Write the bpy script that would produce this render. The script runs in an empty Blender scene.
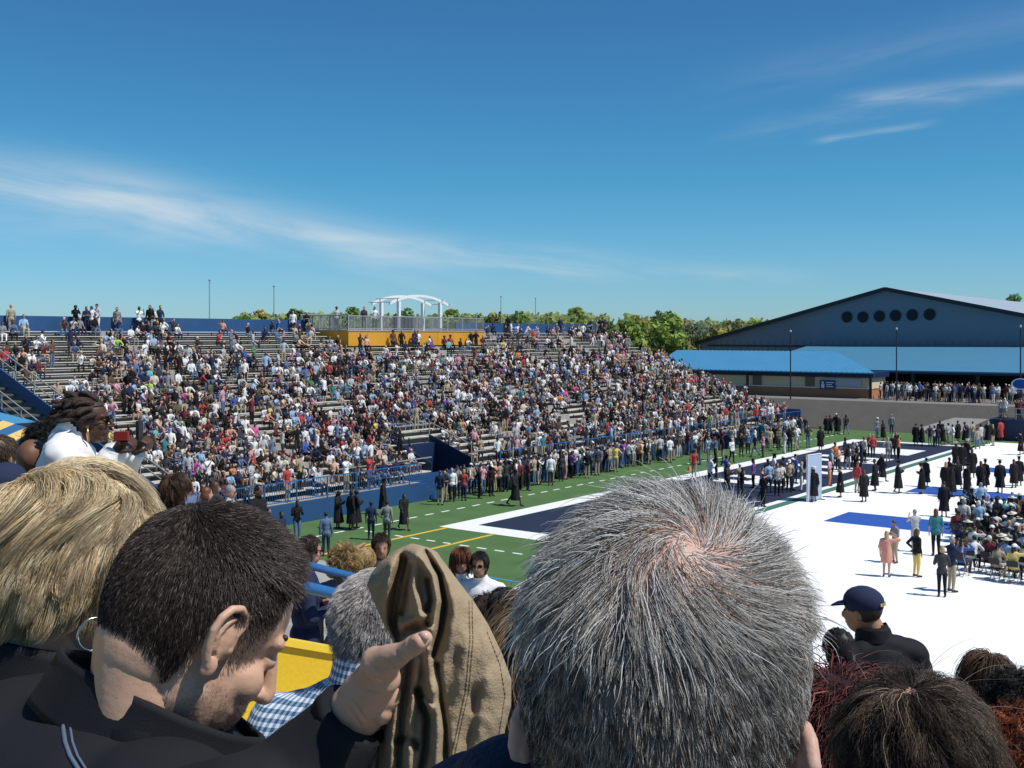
import bpy, bmesh, math, random
import numpy as np
from mathutils import Vector, Matrix, noise
rnd = random.Random(11)
nrs = np.random.RandomState(5)
sc = bpy.context.scene
col = sc.collection
R = math.radians
sin, cos, pi = math.sin, math.cos, math.pi
YAW = R(37)
RV = Vector((cos(YAW), sin(YAW), 0)); HV = Vector((-sin(YAW), cos(YAW), 0))
F = 1100.0; CZ = 9.0; HOR = 336.0

def P(px, py, d):                     # a point at distance d seen along a direction of the photograph
    return RV*((px-512)/F*d) + HV*d + Vector((0, 0, CZ-(py-HOR)/F*d))
def G(px, py, z=0.0):                 # the point of a level plane seen there
    return P(px, py, F*(CZ-z)/(py-HOR))
def UV(u, v, z=0.0):                  # stadium axes: u along the far stand, v towards it
    return Vector((-v, u, z))
def near_k(v): t = min(1, max(0, (v-8)/4)); return .30-.095*t*t*(3-2*t)
def floor_near(p): return 7.3-near_k(-p.x)*max(p.y, -3.0)   # slope of the near stand, gentler on its left wing

# ------------------------------------------------------------------ materials
def srgb(r, g, b):
    f = lambda c: (c/255/12.92) if c/255 <= .04045 else ((c/255+.055)/1.055)**2.4
    return (f(r), f(g), f(b))
MATS = {}
def mat(name, c, rough=.7, var=.12, scale=8.0, metal=0.0, spec=.4, bump=0.0, bscale=60.0, coord='Object'):
    if name in MATS: return MATS[name]
    m = bpy.data.materials.new(name); m.use_nodes = True
    nt = m.node_tree; b = nt.nodes['Principled BSDF']
    b.inputs['Roughness'].default_value = rough; b.inputs['Metallic'].default_value = metal
    b.inputs['Specular IOR Level'].default_value = spec
    tc = nt.nodes.new('ShaderNodeTexCoord')
    n = nt.nodes.new('ShaderNodeTexNoise'); n.inputs['Scale'].default_value = scale; n.inputs['Detail'].default_value = 4
    nt.links.new(tc.outputs[coord], n.inputs['Vector'])
    mx = nt.nodes.new('ShaderNodeMix'); mx.data_type = 'RGBA'
    mx.inputs[6].default_value = (*[x*(1-var) for x in c], 1); mx.inputs[7].default_value = (*[min(1, x*(1+var)) for x in c], 1)
    nt.links.new(n.outputs['Fac'], mx.inputs[0]); nt.links.new(mx.outputs[2], b.inputs['Base Color'])
    if bump:
        n2 = nt.nodes.new('ShaderNodeTexNoise'); n2.inputs['Scale'].default_value = bscale; n2.inputs['Detail'].default_value = 3
        nt.links.new(tc.outputs[coord], n2.inputs['Vector'])
        bp = nt.nodes.new('ShaderNodeBump'); bp.inputs['Strength'].default_value = bump; bp.inputs['Distance'].default_value = .02
        nt.links.new(n2.outputs['Fac'], bp.inputs['Height']); nt.links.new(bp.outputs[0], b.inputs['Normal'])
    MATS[name] = m
    return m
def attr_mat(name, rough=.45, spec=.4, an=0.0):      # colour of each strand or leaf kept as an attribute
    m = bpy.data.materials.new(name); m.use_nodes = True; nt = m.node_tree; b = nt.nodes['Principled BSDF']
    a = nt.nodes.new('ShaderNodeAttribute'); a.attribute_name = 'tone'
    nt.links.new(a.outputs['Color'], b.inputs['Base Color'])
    if name == 'foliage':
        tl = nt.nodes.new('ShaderNodeBsdfTranslucent'); nt.links.new(a.outputs['Color'], tl.inputs[0]); ms_ = nt.nodes.new('ShaderNodeMixShader'); ms_.inputs[0].default_value = .45
        nt.links.new(b.outputs[0], ms_.inputs[1]); nt.links.new(tl.outputs[0], ms_.inputs[2]); nt.links.new(ms_.outputs[0], nt.nodes['Material Output'].inputs[0])
    b.inputs['Roughness'].default_value = rough; b.inputs['Specular IOR Level'].default_value = spec
    MATS[name] = m
    return m

# ------------------------------------------------------------------ mesh helpers
class MB:
    def __init__(s): s.v = []; s.f = []; s.m = []
    def add(s, vs, fs, mi=0):
        o = len(s.v); s.v += [tuple(x) for x in vs]; s.f += [tuple(i+o for i in f) for f in fs]; s.m += [mi]*len(fs)
    def hexa(s, p, mi=0):             # 8 corners: bottom ring then top ring
        s.add(p, [(3, 2, 1, 0), (4, 5, 6, 7), (0, 1, 5, 4), (1, 2, 6, 5), (2, 3, 7, 6), (3, 0, 4, 7)], mi)
    def box(s, a, b, mi=0):
        x0, x1 = sorted((a[0], b[0])); y0, y1 = sorted((a[1], b[1])); z0, z1 = sorted((a[2], b[2]))
        s.hexa([(x0, y0, z0), (x1, y0, z0), (x1, y1, z0), (x0, y1, z0), (x0, y0, z1), (x1, y0, z1), (x1, y1, z1), (x0, y1, z1)], mi)
    def ubox(s, u0, u1, v0, v1, z0, z1, mi=0): s.box((-v1, u0, z0), (-v0, u1, z1), mi)
    def bar(s, a, b, w, h=None, mi=0):
        a = Vector(a); b = Vector(b); h = h or w; d = (b-a).normalized()
        up = Vector((0, 0, 1)) if abs(d.z) < .95 else Vector((1, 0, 0))
        x = d.cross(up).normalized(); y = x.cross(d)
        q = [(-w/2, -h/2), (w/2, -h/2), (w/2, h/2), (-w/2, h/2)]
        s.hexa([a+x*i+y*j for i, j in q]+[b+x*i+y*j for i, j in q], mi)
    def tube(s, pts, rad, n=8, mi=0, cap=True):
        pts = [Vector(p) for p in pts]; k = len(pts)
        if not hasattr(rad, '__len__'): rad = [rad]*k
        up = Vector((0, 0, 1)); vs = []; fs = []
        x = None
        for i, p in enumerate(pts):
            d = (pts[min(i+1, k-1)]-pts[max(i-1, 0)]).normalized()
            if x is None:
                x = d.cross(up if abs(d.z) < .95 else Vector((1, 0, 0))).normalized()
            else:
                x = (x-d*x.dot(d)).normalized()
            y = x.cross(d)
            vs += [p+(x*cos(2*pi*j/n)+y*sin(2*pi*j/n))*rad[i] for j in range(n)]
        for i in range(k-1):
            for j in range(n):
                fs.append((i*n+j, i*n+(j+1) % n, (i+1)*n+(j+1) % n, (i+1)*n+j))
        if cap: fs += [tuple(range(n))[::-1], tuple(range((k-1)*n, k*n))]
        s.add(vs, fs, mi)
    def capsule(s, a, b, ra, rb, n=14, mi=0):
        a = Vector(a); b = Vector(b); d = b-a; L = max(d.length, 1e-5); d = d/L
        pts = []; rad = []
        for t in (88, 65, 40, 18): pts.append(a-d*ra*sin(R(t))); rad.append(ra*cos(R(t)))
        for t in (0, .5, 1): pts.append(a+d*L*t); rad.append(ra+(rb-ra)*t)
        for t in (18, 40, 65, 88): pts.append(b+d*rb*sin(R(t))); rad.append(rb*cos(R(t)))
        s.tube(pts, rad, n, mi)
    def ellip(s, c, r, M=None, n=18, k=12, mi=0):
        vs = []; fs = []; c = Vector(c)
        for i in range(k+1):
            th = pi*min(max(i/k, .004), .996)
            for j in range(n):
                p = Vector((r[0]*sin(th)*cos(2*pi*j/n), r[1]*sin(th)*sin(2*pi*j/n), r[2]*cos(th)))
                vs.append((M @ p if M is not None else p)+c)
        for i in range(k):
            for j in range(n): fs.append((i*n+j, (i+1)*n+j, (i+1)*n+(j+1) % n, i*n+(j+1) % n))
        fs += [tuple(range(n)), tuple(range(k*n, k*n+n))[::-1]]
        s.add(vs, fs, mi)
    def prism(s, poly, z0, z1, mi=0):
        n = len(poly)
        s.add([(x, y, z0) for x, y in poly]+[(x, y, z1) for x, y in poly],
              [tuple(range(n))[::-1], tuple(range(n, 2*n))]+[(i, (i+1) % n, n+(i+1) % n, n+i) for i in range(n)], mi)
    def mesh(s, name):
        me = bpy.data.meshes.new(name); me.from_pydata(s.v, [], s.f)
        if any(s.m): me.polygons.foreach_set('material_index', s.m)
        me.update(); return me
    def build(s, name, mats, parent=None, smooth=False, fix=True):
        return link(name, s.mesh(name), mats, parent, smooth, fix)
def link(name, me, mats, parent=None, smooth=False, fix=False):
    if not isinstance(mats, (list, tuple)): mats = [mats]
    if fix:
        bm = bmesh.new(); bm.from_mesh(me); bmesh.ops.recalc_face_normals(bm, faces=bm.faces); bm.to_mesh(me); bm.free()
    mi_ = [p.material_index for p in me.polygons] if len(mats) > 1 else None
    me.materials.clear()
    for m in mats: me.materials.append(m)
    if mi_: me.polygons.foreach_set('material_index', mi_)
    if smooth: me.polygons.foreach_set('use_smooth', [True]*len(me.polygons))
    o = bpy.data.objects.new(name, me); col.objects.link(o)
    if parent: o.parent = parent
    return o
def tag(o, label, cat, group=None):
    o['label'] = label; o['category'] = cat
    if group: o['group'] = group
    return o
def empty(name, loc=(0, 0, 0), rz=0):
    o = bpy.data.objects.new(name, None); o.empty_display_size = .2; o.location = loc; o.rotation_euler = (0, 0, rz); col.objects.link(o); return o
def struct(o): o['kind'] = 'structure'; return o
def evaluated(me, mods):
    o = bpy.data.objects.new('tmp', me); col.objects.link(o)
    for typ, kw in mods:
        md = o.modifiers.new('m', typ)
        for k, x in kw.items(): setattr(md, k, x)
    dg = bpy.context.evaluated_depsgraph_get(); dg.update()
    out = bpy.data.meshes.new_from_object(o.evaluated_get(dg), depsgraph=dg)
    bpy.data.objects.remove(o); return out
def unify(mb, voxel, smooth=6, faces=0, name='body'):
    mods = [('REMESH', dict(mode='VOXEL', voxel_size=voxel)), ('SMOOTH', dict(factor=.5, iterations=smooth))]
    me = evaluated(mb.mesh('tmp'), mods)
    if faces and len(me.polygons)*2 > faces:
        me = evaluated(me, [('DECIMATE', dict(ratio=faces/(2.0*len(me.polygons))))])
    me.name = name; return me
def arr(me):
    v = np.empty(len(me.vertices)*3, 'f'); me.vertices.foreach_get('co', v); v = v.reshape(-1, 3)
    return v, [tuple(p.vertices) for p in me.polygons]
def vnormals(me):
    n = np.empty(len(me.vertices)*3, 'f'); me.vertices.foreach_get('normal', n); return n.reshape(-1, 3)
def join(meshes, name='body'):        # several (mesh, matrix) as one mesh, keeping material indices
    vs = []; fs = []; ms = []
    for me, M in meshes:
        o = len(vs)
        for x in me.vertices: vs.append(tuple((M @ x.co) if M is not None else x.co))
        for p in me.polygons: fs.append(tuple(i+o for i in p.vertices)); ms.append(p.material_index)
    out = bpy.data.meshes.new(name); out.from_pydata(vs, [], fs); out.polygons.foreach_set('material_index', ms); out.update(); return out
def bulk(name, V, Q, tone=None, mi=None):  # numpy quads / tris to a mesh
    me = bpy.data.meshes.new(name); k = Q.shape[1]
    me.vertices.add(len(V)); me.vertices.foreach_set('co', V.astype('f').ravel())
    me.loops.add(Q.size); me.loops.foreach_set('vertex_index', Q.astype('i').ravel())
    me.polygons.add(len(Q)); me.polygons.foreach_set('loop_start', np.arange(len(Q), dtype='i')*k)
    if mi is not None: me.polygons.foreach_set('material_index', mi.astype('i'))
    me.update(calc_edges=True)
    if tone is not None:
        a = me.attributes.new('tone', 'FLOAT_COLOR', 'POINT')
        c = np.ones((len(V), 4), 'f'); c[:, :3] = tone; a.data.foreach_set('color', c.ravel())
    return me

# ------------------------------------------------------------------ camera, light, sky
cam = bpy.data.cameras.new('camera'); cam.sensor_width = 36; cam.lens = 36*F/1024
cam.shift_y = -(384-HOR)/1024; cam.clip_start = .05; cam.clip_end = 6000
co = bpy.data.objects.new('camera', cam); col.objects.link(co); co.location = (0, 0, CZ); co.rotation_euler = (R(90), 0, YAW); sc.camera = co
SUN = Vector((.975, .222, 0)).normalized()*cos(R(57))+Vector((0, 0, sin(R(57))))
sl = bpy.data.lights.new('sun', 'SUN'); sl.energy = 4.6; sl.angle = R(.53); sl.color = (1, .95, .88)
so = bpy.data.objects.new('sun', sl); col.objects.link(so); so.rotation_euler = SUN.to_track_quat('Z', 'Y').to_euler()
w = bpy.data.worlds.new('World'); sc.world = w; w.use_nodes = True
nt = w.node_tree; bg = nt.nodes['Background']
sky = nt.nodes.new('ShaderNodeTexSky'); sky.sky_type = 'NISHITA'; sky.sun_disc = False
sky.sun_elevation = R(57); sky.sun_rotation = math.atan2(SUN.x, SUN.y); sky.air_density = 1.0; sky.dust_density = .3; sky.ozone_density = 2.2; sky.altitude = 300
def N(t, **kw):
    n = nt.nodes.new(t)
    for k, x in kw.items(): setattr(n, k, x)
    return n
def M_(op, a, b=None, c=None):
    n = N('ShaderNodeMath', operation=op)
    for i, x in enumerate((a, b, c)):
        if x is None: continue
        if isinstance(x, (int, float)): n.inputs[i].default_value = x
        else: nt.links.new(x, n.inputs[i])
    return n.outputs[0]
tc = N('ShaderNodeTexCoord')
def dot(vec):
    n = N('ShaderNodeVectorMath', operation='DOT_PRODUCT'); nt.links.new(tc.outputs['Generated'], n.inputs[0]); n.inputs[1].default_value = vec
    return n.outputs['Value']
fw = M_('MAXIMUM', dot(HV), .05)
az = M_('DIVIDE', dot(RV), fw); el = M_('DIVIDE', dot((0, 0, 1)), fw)     # tangents of bearing and height of the cirrus
def cirrus(px0, py0, px1, py1, wd, amt, sx, sy, seed, fade=.1):
    x0, e0, x1, e1 = (px0-512)/F, (HOR-py0)/F, (px1-512)/F, (HOR-py1)/F
    sl_ = (e1-e0)/(x1-x0)
    dd = M_('SUBTRACT', el, M_('ADD', M_('MULTIPLY', M_('SUBTRACT', az, x0), sl_), e0))
    cb = N('ShaderNodeCombineXYZ'); nt.links.new(M_('MULTIPLY', az, sx), cb.inputs[0]); nt.links.new(M_('MULTIPLY', dd, sy), cb.inputs[1]); cb.inputs[2].default_value = seed
    nz = N('ShaderNodeTexNoise'); nz.inputs['Scale'].default_value = 1; nz.inputs['Detail'].default_value = 7; nz.inputs['Roughness'].default_value = .6; nz.inputs['Distortion'].default_value = .5
    nt.links.new(cb.outputs[0], nz.inputs['Vector'])
    warp = M_('MULTIPLY', M_('SUBTRACT', nz.outputs['Fac'], .5), wd*1.8)
    g = M_('EXPONENT', M_('MULTIPLY', M_('POWER', M_('DIVIDE', M_('ADD', dd, warp), wd), 2), -1))
    def ss(a, b):
        m = N('ShaderNodeMapRange', interpolation_type='SMOOTHSTEP'); nt.links.new(az, m.inputs[0]); m.inputs[1].default_value = a; m.inputs[2].default_value = b
        return m.outputs[0]
    ends = M_('MULTIPLY', ss(x0-fade, x0+fade*.3), ss(x1+fade, x1-fade))
    nn = N('ShaderNodeMapRange'); nt.links.new(nz.outputs['Fac'], nn.inputs[0]); nn.inputs[1].default_value = .3; nn.inputs[2].default_value = .75
    return M_('MULTIPLY', M_('MULTIPLY', g, ends), M_('MULTIPLY', nn.outputs[0], amt))
cl = None
for a in [(-200, 146, 190, 204, .026, .62, 5, 34, 1), (100, 190, 430, 256, .020, .52, 6, 40, 2), (300, 236, 620, 266, .012, .46, 7, 55, 5, .06), (-150, 190, 300, 230, .03, .2, 4, 26, 12), (870, 98, 1200, 60, .008, .40, 10, 75, 3, .05),
          (760, 128, 960, 98, .009, .13, 10, 75, 6, .06), (825, 139, 930, 123, .003, .34, 16, 160, 4, .02), (760, 75, 1200, -20, .018, .10, 6, 40, 7), (640, 268, 800, 276, .008, .22, 14, 90, 9, .05)]:
    c = cirrus(*a); cl = c if cl is None else M_('ADD', cl, c)
hs = N('ShaderNodeHueSaturation'); hs.inputs['Saturation'].default_value = 1.0
tint = N('ShaderNodeMix', data_type='RGBA', blend_type='MULTIPLY'); tint.inputs[0].default_value = 1; 
tr = N('ShaderNodeValToRGB'); tr.color_ramp.elements[0].position = 0; tr.color_ramp.elements[0].color = (.58, .905, 1.30, 1); tr.color_ramp.elements[1].position = .30; tr.color_ramp.elements[1].color = (.31, .755, 1.05, 1); ee = tr.color_ramp.elements.new(.14); ee.color = (.31, .86, 1.11, 1)
nt.links.new(dot((0, 0, 1)), tr.inputs[0]); nt.links.new(tr.outputs[0], tint.inputs[7])
nt.links.new(sky.outputs[0], tint.inputs[6]); nt.links.new(tint.outputs[2], hs.inputs['Color'])
mx = N('ShaderNodeMix', data_type='RGBA'); nt.links.new(M_('MINIMUM', cl, .8), mx.inputs[0]); nt.links.new(hs.outputs[0], mx.inputs[6]); mx.inputs[7].default_value = (7.6, 8.4, 8.8, 1)
nt.links.new(mx.outputs[2], bg.inputs['Color']); bg.inputs['Strength'].default_value = .09
sc.view_settings.view_transform = 'Standard'; sc.view_settings.look = 'None'; sc.view_settings.exposure = 0; sc.view_settings.gamma = 1
# ================================================================== THE SETTING
m_turf = mat('turf', (.07, .145, .042), .9, .30, .7, bump=.3, bscale=300)
m_navy_turf = mat('navy_turf', (.010, .019, .048), .9, .2, 1.0)
m_line = mat('line_paint', (.75, .76, .72), .85, .08, 3)
m_gold = mat('gold_paint', (.62, .42, .05), .8, .1, 3)
m_white_floor = mat('white_floor', (.86, .87, .86), .8, .03, .6)
m_carpet = mat('blue_carpet', (.018, .085, .36), .9, .12, 2)
m_soil = mat('rough_grass', (.10, .12, .05), .95, .35, .08)
m_asphalt = mat('asphalt', (.115, .105, .092), .9, .22, .9)
m_conc = mat('concrete', (.34, .33, .30), .85, .12, 2, bump=.2, bscale=80)
m_alu = mat('aluminium', (.56, .54, .48), .6, .18, 3)
m_gap = mat('gap_shade_grey', (.085, .083, .08), .8, .2, 3)  # dark grey with the shade of the open bench gaps put in
m_blue = mat('blue_paint', (.022, .075, .19), .5, .12, 1.5)
m_navy = mat('navy_paint', (.012, .026, .075), .5, .15, 1.5)
m_pipe = mat('blue_pipe', (.025, .12, .30), .35, .1, 6)
m_orange = mat('amber_panel', (.62, .30, .025), .6, .1, 1)
m_yellow = mat('yellow_wall', (.72, .46, .02), .65, .10, 2.5, bump=.15, bscale=40)
m_white = mat('white_metal', (.78, .79, .78), .45, .05, 2)
m_grey = mat('grey_metal', (.36, .37, .36), .5, .1, 3, metal=.3)
m_dark = mat('dark_metal', (.02, .022, .026), .5, .15, 3)
m_roof = mat('blue_roof', (.065, .25, .43), .45, .08, .6)
m_roof2 = mat('blue_roof_smooth', (.065, .215, .34), .5, .08, .6)
m_slate = mat('slate_cladding', (.165, .195, .235), .6, .06, .4)
m_lightroof = mat('grey_roof', (.34, .40, .45), .5, .06, .4)
m_cream = mat('cream_block', (.66, .54, .36), .85, .08, 1)
m_brick = mat('brick', (.42, .18, .09), .9, .25, 6)
m_bark = mat('bark', (.10, .08, .06), .95, .3, 5)
m_glass = mat('dark_glass', (.008, .010, .016), .7, .2, 1)
m_leaf = attr_mat('foliage', .8, .2)

def sheet(name, pts, z, m):
    me = bpy.data.meshes.new(name); me.from_pydata([(x, y, z) for x, y in pts], [], [tuple(range(len(pts)))]); me.update()
    o = link(name, me, m, fix=False)
    if me.polygons[0].normal.z < 0: me.flip_normals()
    return struct(o)
def uvq(u0, u1, v0, v1): return [(-v0, u0), (-v1, u0), (-v1, u1), (-v0, u1)]
sheet('ground', [(-2500, -800), (2500, -800), (2500, 4000), (-2500, 4000)], -.05, m_soil)
sheet('field', uvq(19, 104, -60, 40), 0, m_turf)
Z1, Z2 = .004, .008
# painted lines and zones of the field, one sheet per mark kind
EU0, EU1, EV0, EV1 = 39.4, 94.5, 23.7, 34.0
sheet('end_zone', uvq(EU0+1.45, EU1-1.0, EV0+.9, EV1-1.2), Z1, m_navy_turf)
b = MB()
def fl(u0, u1, v0, v1, z=Z1): b.add([(*q, z) for q in uvq(u0, u1, v0, v1)], [(0, 1, 2, 3)])
fl(EU0, EU0+1.45, EV0, EV1); fl(EU0+1.45, EU1, EV1-1.2, EV1); fl(EU1-1.0, EU1, EV0, EV1-1.2); fl(EU0+1.45, EU1-1, EV0+.45, EV0+.9)
struct(b.build('border_line', m_line))
b = MB()
u = 24.0
while u < 100: fl(u, u+.62, 36.65, 36.8); u += 1.25
v = 26.0
while v < 36: fl(36.4, 36.55, v, v+.5); v += .95
struct(b.build('hash_line', m_line))
b = MB(); fl(22, 39.3, 33.4, 33.62); fl(22, 39.3, 30.6, 30.82)
struct(b.build('restraining_line', m_gold))
b = MB(); fl(32.2, 32.35, 24, 33)
struct(b.build('sideline_stripe', mat('cyan_line', (.05, .25, .42), .8)))
b = MB()                                         # broad white strokes painted in the end zone
for (u0, u1) in ((62, 66), (69.5, 74), (77, 81)):
    fl(u0, u0+1.3, 26, 31.4, Z2); fl(u1-1.3, u1, 26, 31.4, Z2); fl(u0+1.35, u1-1.35, 26, 27.2, Z2); fl(u0+1.35, u1-1.35, 28.4, 29.4, Z2)
fl(84, 88.5, 26, 31.2, Z2)
struct(b.build('end_zone_mark', m_line))
b = MB(); fl(EU0+1.45, EU1, EV0-.05, EV0+.40, Z1)
struct(b.build('edge_strip', mat('edge_green', (.05, .16, .13), .85)))
sheet('white_floor', uvq(26, 99, -60, 23.55), Z1, m_white_floor)
b = MB()
for u0, u1 in ((51.8, 55.3), (64.4, 67.2), (77, 79.8)): fl(u0, u1, 0, 20.1, Z2)
struct(b.build('blue_carpet_runner', m_carpet))
# asphalt bank and raised concourse at the far end
b = MB()
b.add([UV(103.9, -30, .01), UV(103.9, 62, .01), UV(107, 62, 2.6), UV(107, -30, 2.6)], [(0, 1, 2, 3)])
struct(b.build('asphalt_bank', m_asphalt))
b = MB(); b.ubox(107, 139.8, -30, 75, 0, 2.6); struct(b.build('concourse', mat('concourse_paving', (.20, .19, .175), .9, .15, .5)))
b = MB(); q = [G(903, 431, .15), G(925, 431, .15)]
b.add([UV(104.2, 31.8, .28), UV(104.2, 27.6, .28), UV(105.6, 25.5, 1.47), UV(105.6, 28.5, 1.47)], [(0, 1, 2, 3)])
struct(b.build('bank_path', m_conc))
b = MB()
for k in range(40):                              # low rising ground behind everything
    pass
hv = []; hf = []
for i in range(61):
    a = R(-20+i*160/60); r = 700
    d = Vector((cos(a), sin(a), 0))
    hv += [tuple(d*520+Vector((0, 0, -.2))), tuple(d*r+Vector((0, 0, 5+3*noise.noise(d*3)))), tuple(d*1500+Vector((0, 0, 7+5*noise.noise(d*5))))]
for i in range(60): hf += [(i*3, i*3+3, i*3+4, i*3+1), (i*3+1, i*3+4, i*3+5, i*3+2)]
me = bpy.data.meshes.new('hills'); me.from_pydata(hv, [], hf); struct(link('hills', me, mat('hill_wood', (.06, .075, .03), .95, .4, .05), smooth=True, fix=True))

# ------------------------------------------------------------------ far grandstand
SU0, SU1 = 30.0, 98.0
NR, TV, RZ = 27, .745, .29
def rv(i): return 41.5+TV*i
def rz_(i): return 1.3+RZ*i
def row_spans(i):                                # stretches of a row broken by the tunnel and the platform
    v0 = rv(i)
    if v0 < 44.3: return [(SU0, 47.4), (51.1, SU1)]
    if v0 > 58.0: return [(SU0, 57.4), (74.3, SU1)]
    return [(SU0, SU1)]
stand = empty('grandstand', UV(64, 50))
tag(stand, 'huge grey bleacher grandstand packed with spectators across the field', 'grandstand')
def rel(o, parent):                              # keep world placement under a parent
    o.parent = parent; o.matrix_parent_inverse = Matrix.Translation(-Vector(parent.location)) ; return o
tb = MB(); rb = MB(); sb = MB()
for i in range(NR):
    v0, z = rv(i), rz_(i)
    for (a, c) in row_spans(i):
        bb = MB()
        tb.ubox(a, c, v0, v0+TV-.003, z-.06, z)
        rb.ubox(a, c, v0+TV-.03, v0+TV-.004, z+.002, z+RZ-.062)  # dark strip standing in for the shaded open gap behind each row
        bb.ubox(a+.05, c-.05, v0+.40, v0+.68, z+.40, z+.445)
        x = a+.4
        while x < c: sb.bar(UV(x, v0+.55, z), UV(x, v0+.55, z+.40), .05); x += 1.9
        rel(bb.build('bench', m_alu), stand)
rel(tb.build('deck', m_alu), stand); rel(rb.build('riser_gap_shade', m_gap), stand); rel(sb.build('bench_support', m_dark), stand)
for ua in (39.0, 57.6, 66.5, 77, 87.5):           # aisle steps
    b = MB()
    for i in range(NR):
        if any(a < ua < c-1.2 for a, c in row_spans(i)): b.ubox(ua, ua+1.1, rv(i)+.38, rv(i)+.70, rz_(i)+.001, rz_(i)+.47)
    rel(b.build('aisle_steps', m_conc), stand)
b = MB(); b.ubox(SU0, 45, 40, 40.15, 0, 1.0); b.ubox(52, SU1, 40, 40.15, 0, 1.15); b.ubox(45, 52, 41.3, 41.48, 0, 1.2); b.ubox(SU1-.2, SU1+.05, 40.16, 43.5, 0, 2.2)
rel(b.build('front_wall', m_blue), stand)
b = MB(); b.ubox(52, 79, 39.95, 40.2, 1.152, 1.22); rel(b.build('wall_cap', m_white), stand)
b = MB(); b.ubox(SU0, 45, 40.16, 41.49, .9, 1.0); b.ubox(52, SU1, 40.21, 41.49, .9, 1.1); rel(b.build('walkway', m_conc), stand)
def railing(u0, u1, v, z0, h=1.05, step=.14, post=2.0, m=m_pipe):
    b = MB()
    b.bar(UV(u0, v, z0+h), UV(u1, v, z0+h), .05); b.bar(UV(u0, v, z0+.12), UV(u1, v, z0+.12), .04)
    x = u0
    while x <= u1+.01: b.bar(UV(x, v, z0), UV(x, v, z0+h), .055); x += post
    x = u0
    while x <= u1: b.bar(UV(x, v, z0+.12), UV(x, v, z0+h), .018); x += step
    return rel(b.build('railing', m), stand)
railing(SU0, 45, 40.08, 1.0); railing(52, 79, 40.08, 1.22, .9, 1.0); railing(79, SU1, 40.08, 1.15, .9, 1.0)
b = MB(); b.bar(UV(40, 41.4, 2.1), UV(47.3, 41.4, 2.1), .06); b.bar(UV(51.2, 41.4, 2.1), UV(70, 41.4, 2.1), .06)
rel(b.build('row_rail', m_grey), stand)
b = MB()                                         # stair down to the turf
for k in range(5): b.ubox(45.02+k*.34, 45.36+k*.34, 40.05, 41.25, 0, .9-.18*k)
rel(b.build('field_steps', m_blue), stand)
b = MB()                                         # tunnel mouth
for ua in (51.0, 47.42):
    b.hexa([UV(ua, 41.5, 0), UV(ua+.08, 41.5, 0), UV(ua+.08, 44.81, 0), UV(ua, 44.81, 0), UV(ua, 41.5, 1.75), UV(ua+.08, 41.5, 1.75), UV(ua+.08, 44.81, 2.95), UV(ua, 44.81, 2.95)])
b.ubox(47.5, 51.0, 44.3, 44.4, 0, 2.5)
rel(b.build('tunnel_wall', m_navy), stand)
b = MB(); b.ubox(47.4, 51.1, 44.45, 44.8, 2.35, 2.5); rel(b.build('tunnel_ledge', m_blue), stand)
b = MB(); b.bar(UV(51.04, 41.5, 2.5), UV(51.04, 44.9, 3.75), .05); b.bar(UV(47.45, 44.85, 3.6), UV(51.04, 44.85, 3.6), .05)
for v in (41.5, 43.2, 44.85): b.bar(UV(51.04, v, 1.5), UV(51.04, v, 2.5+(v-41.5)*.37), .045)
rel(b.build('tunnel_rail', m_grey), stand)
for (a, c) in ((SU0, 57.3), (74.4, SU1)):
    b = MB(); b.ubox(a, c, 62.2, 62.35, 7.6, 10.2); rel(b.build('back_wall', m_blue), stand)
    b = MB(); b.ubox(a, c, 61.7, 62.19, 9.0, 9.12); rel(b.build('top_walkway', m_conc), stand)
b = MB()                                         # blue stringers along the left end
def sl_(u, dz, w, h): b.bar(UV(u, 40.2, 1.0+dz), UV(u, 61.9, 9.1+dz), w, h)
sl_(29.9, -.05, .12, .75); sl_(28.2, -.55, .12, .45)
b.ubox(29.84, 29.96, 61.0, 62.3, 8.3, 9.6)
rel(b.build('stair_stringer', m_blue), stand)
b = MB()
for u, dz, hh in ((29.9, .35, .95), (28.2, -.3, .8)):
    b.bar(UV(u, 40.2, 1.0+dz+hh), UV(u, 61.9, 9.1+dz+hh), .05); b.bar(UV(u, 40.2, 1.0+dz+hh*.5), UV(u, 61.9, 9.1+dz+hh*.5), .04)
    for k in range(13): v = 40.2+k*1.8; z = 1.0+dz+(v-40.2)*8.1/21.7; b.bar(UV(u, v, z), UV(u, v, z+hh), .05)
rel(b.build('stair_rail', m_grey), stand)
b = MB()
for k in range(26): b.ubox(28.3, 29.8, 40.3+k*.83, 41.1+k*.83, .65+k*.31, .75+k*.31)
rel(b.build('end_stair', m_gap), stand)
for u in np.arange(31, 98, 6.0):                 # posts below the deck
    for i in (4, 10, 16, 22, 26):
        b = MB(); b.bar(UV(u, rv(i), 0), UV(u, rv(i), rz_(i)-.08), .18); rel(b.build('support_post', m_dark), stand)
b = MB()
b.add([UV(30.05, 41, 0), UV(30.05, 61.9, 0), UV(30.05, 61.9, 8.9), UV(30.05, 41, .9), UV(30.12, 41, 0), UV(30.12, 61.9, 0), UV(30.12, 61.9, 8.9), UV(30.12, 41, .9)],
      [(0, 1, 2, 3), (7, 6, 5, 4), (0, 4, 5, 1), (1, 5, 6, 2), (2, 6, 7, 3), (3, 7, 4, 0)])
rel(b.build('end_panel', m_navy), stand)
b = MB(); b.ubox(80.5, 82.2, 39.2, 39.9, 0, 1.25); 
tag(b.build('table_box', m_navy), 'navy draped box standing against the front of the grandstand', 'box')

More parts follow.
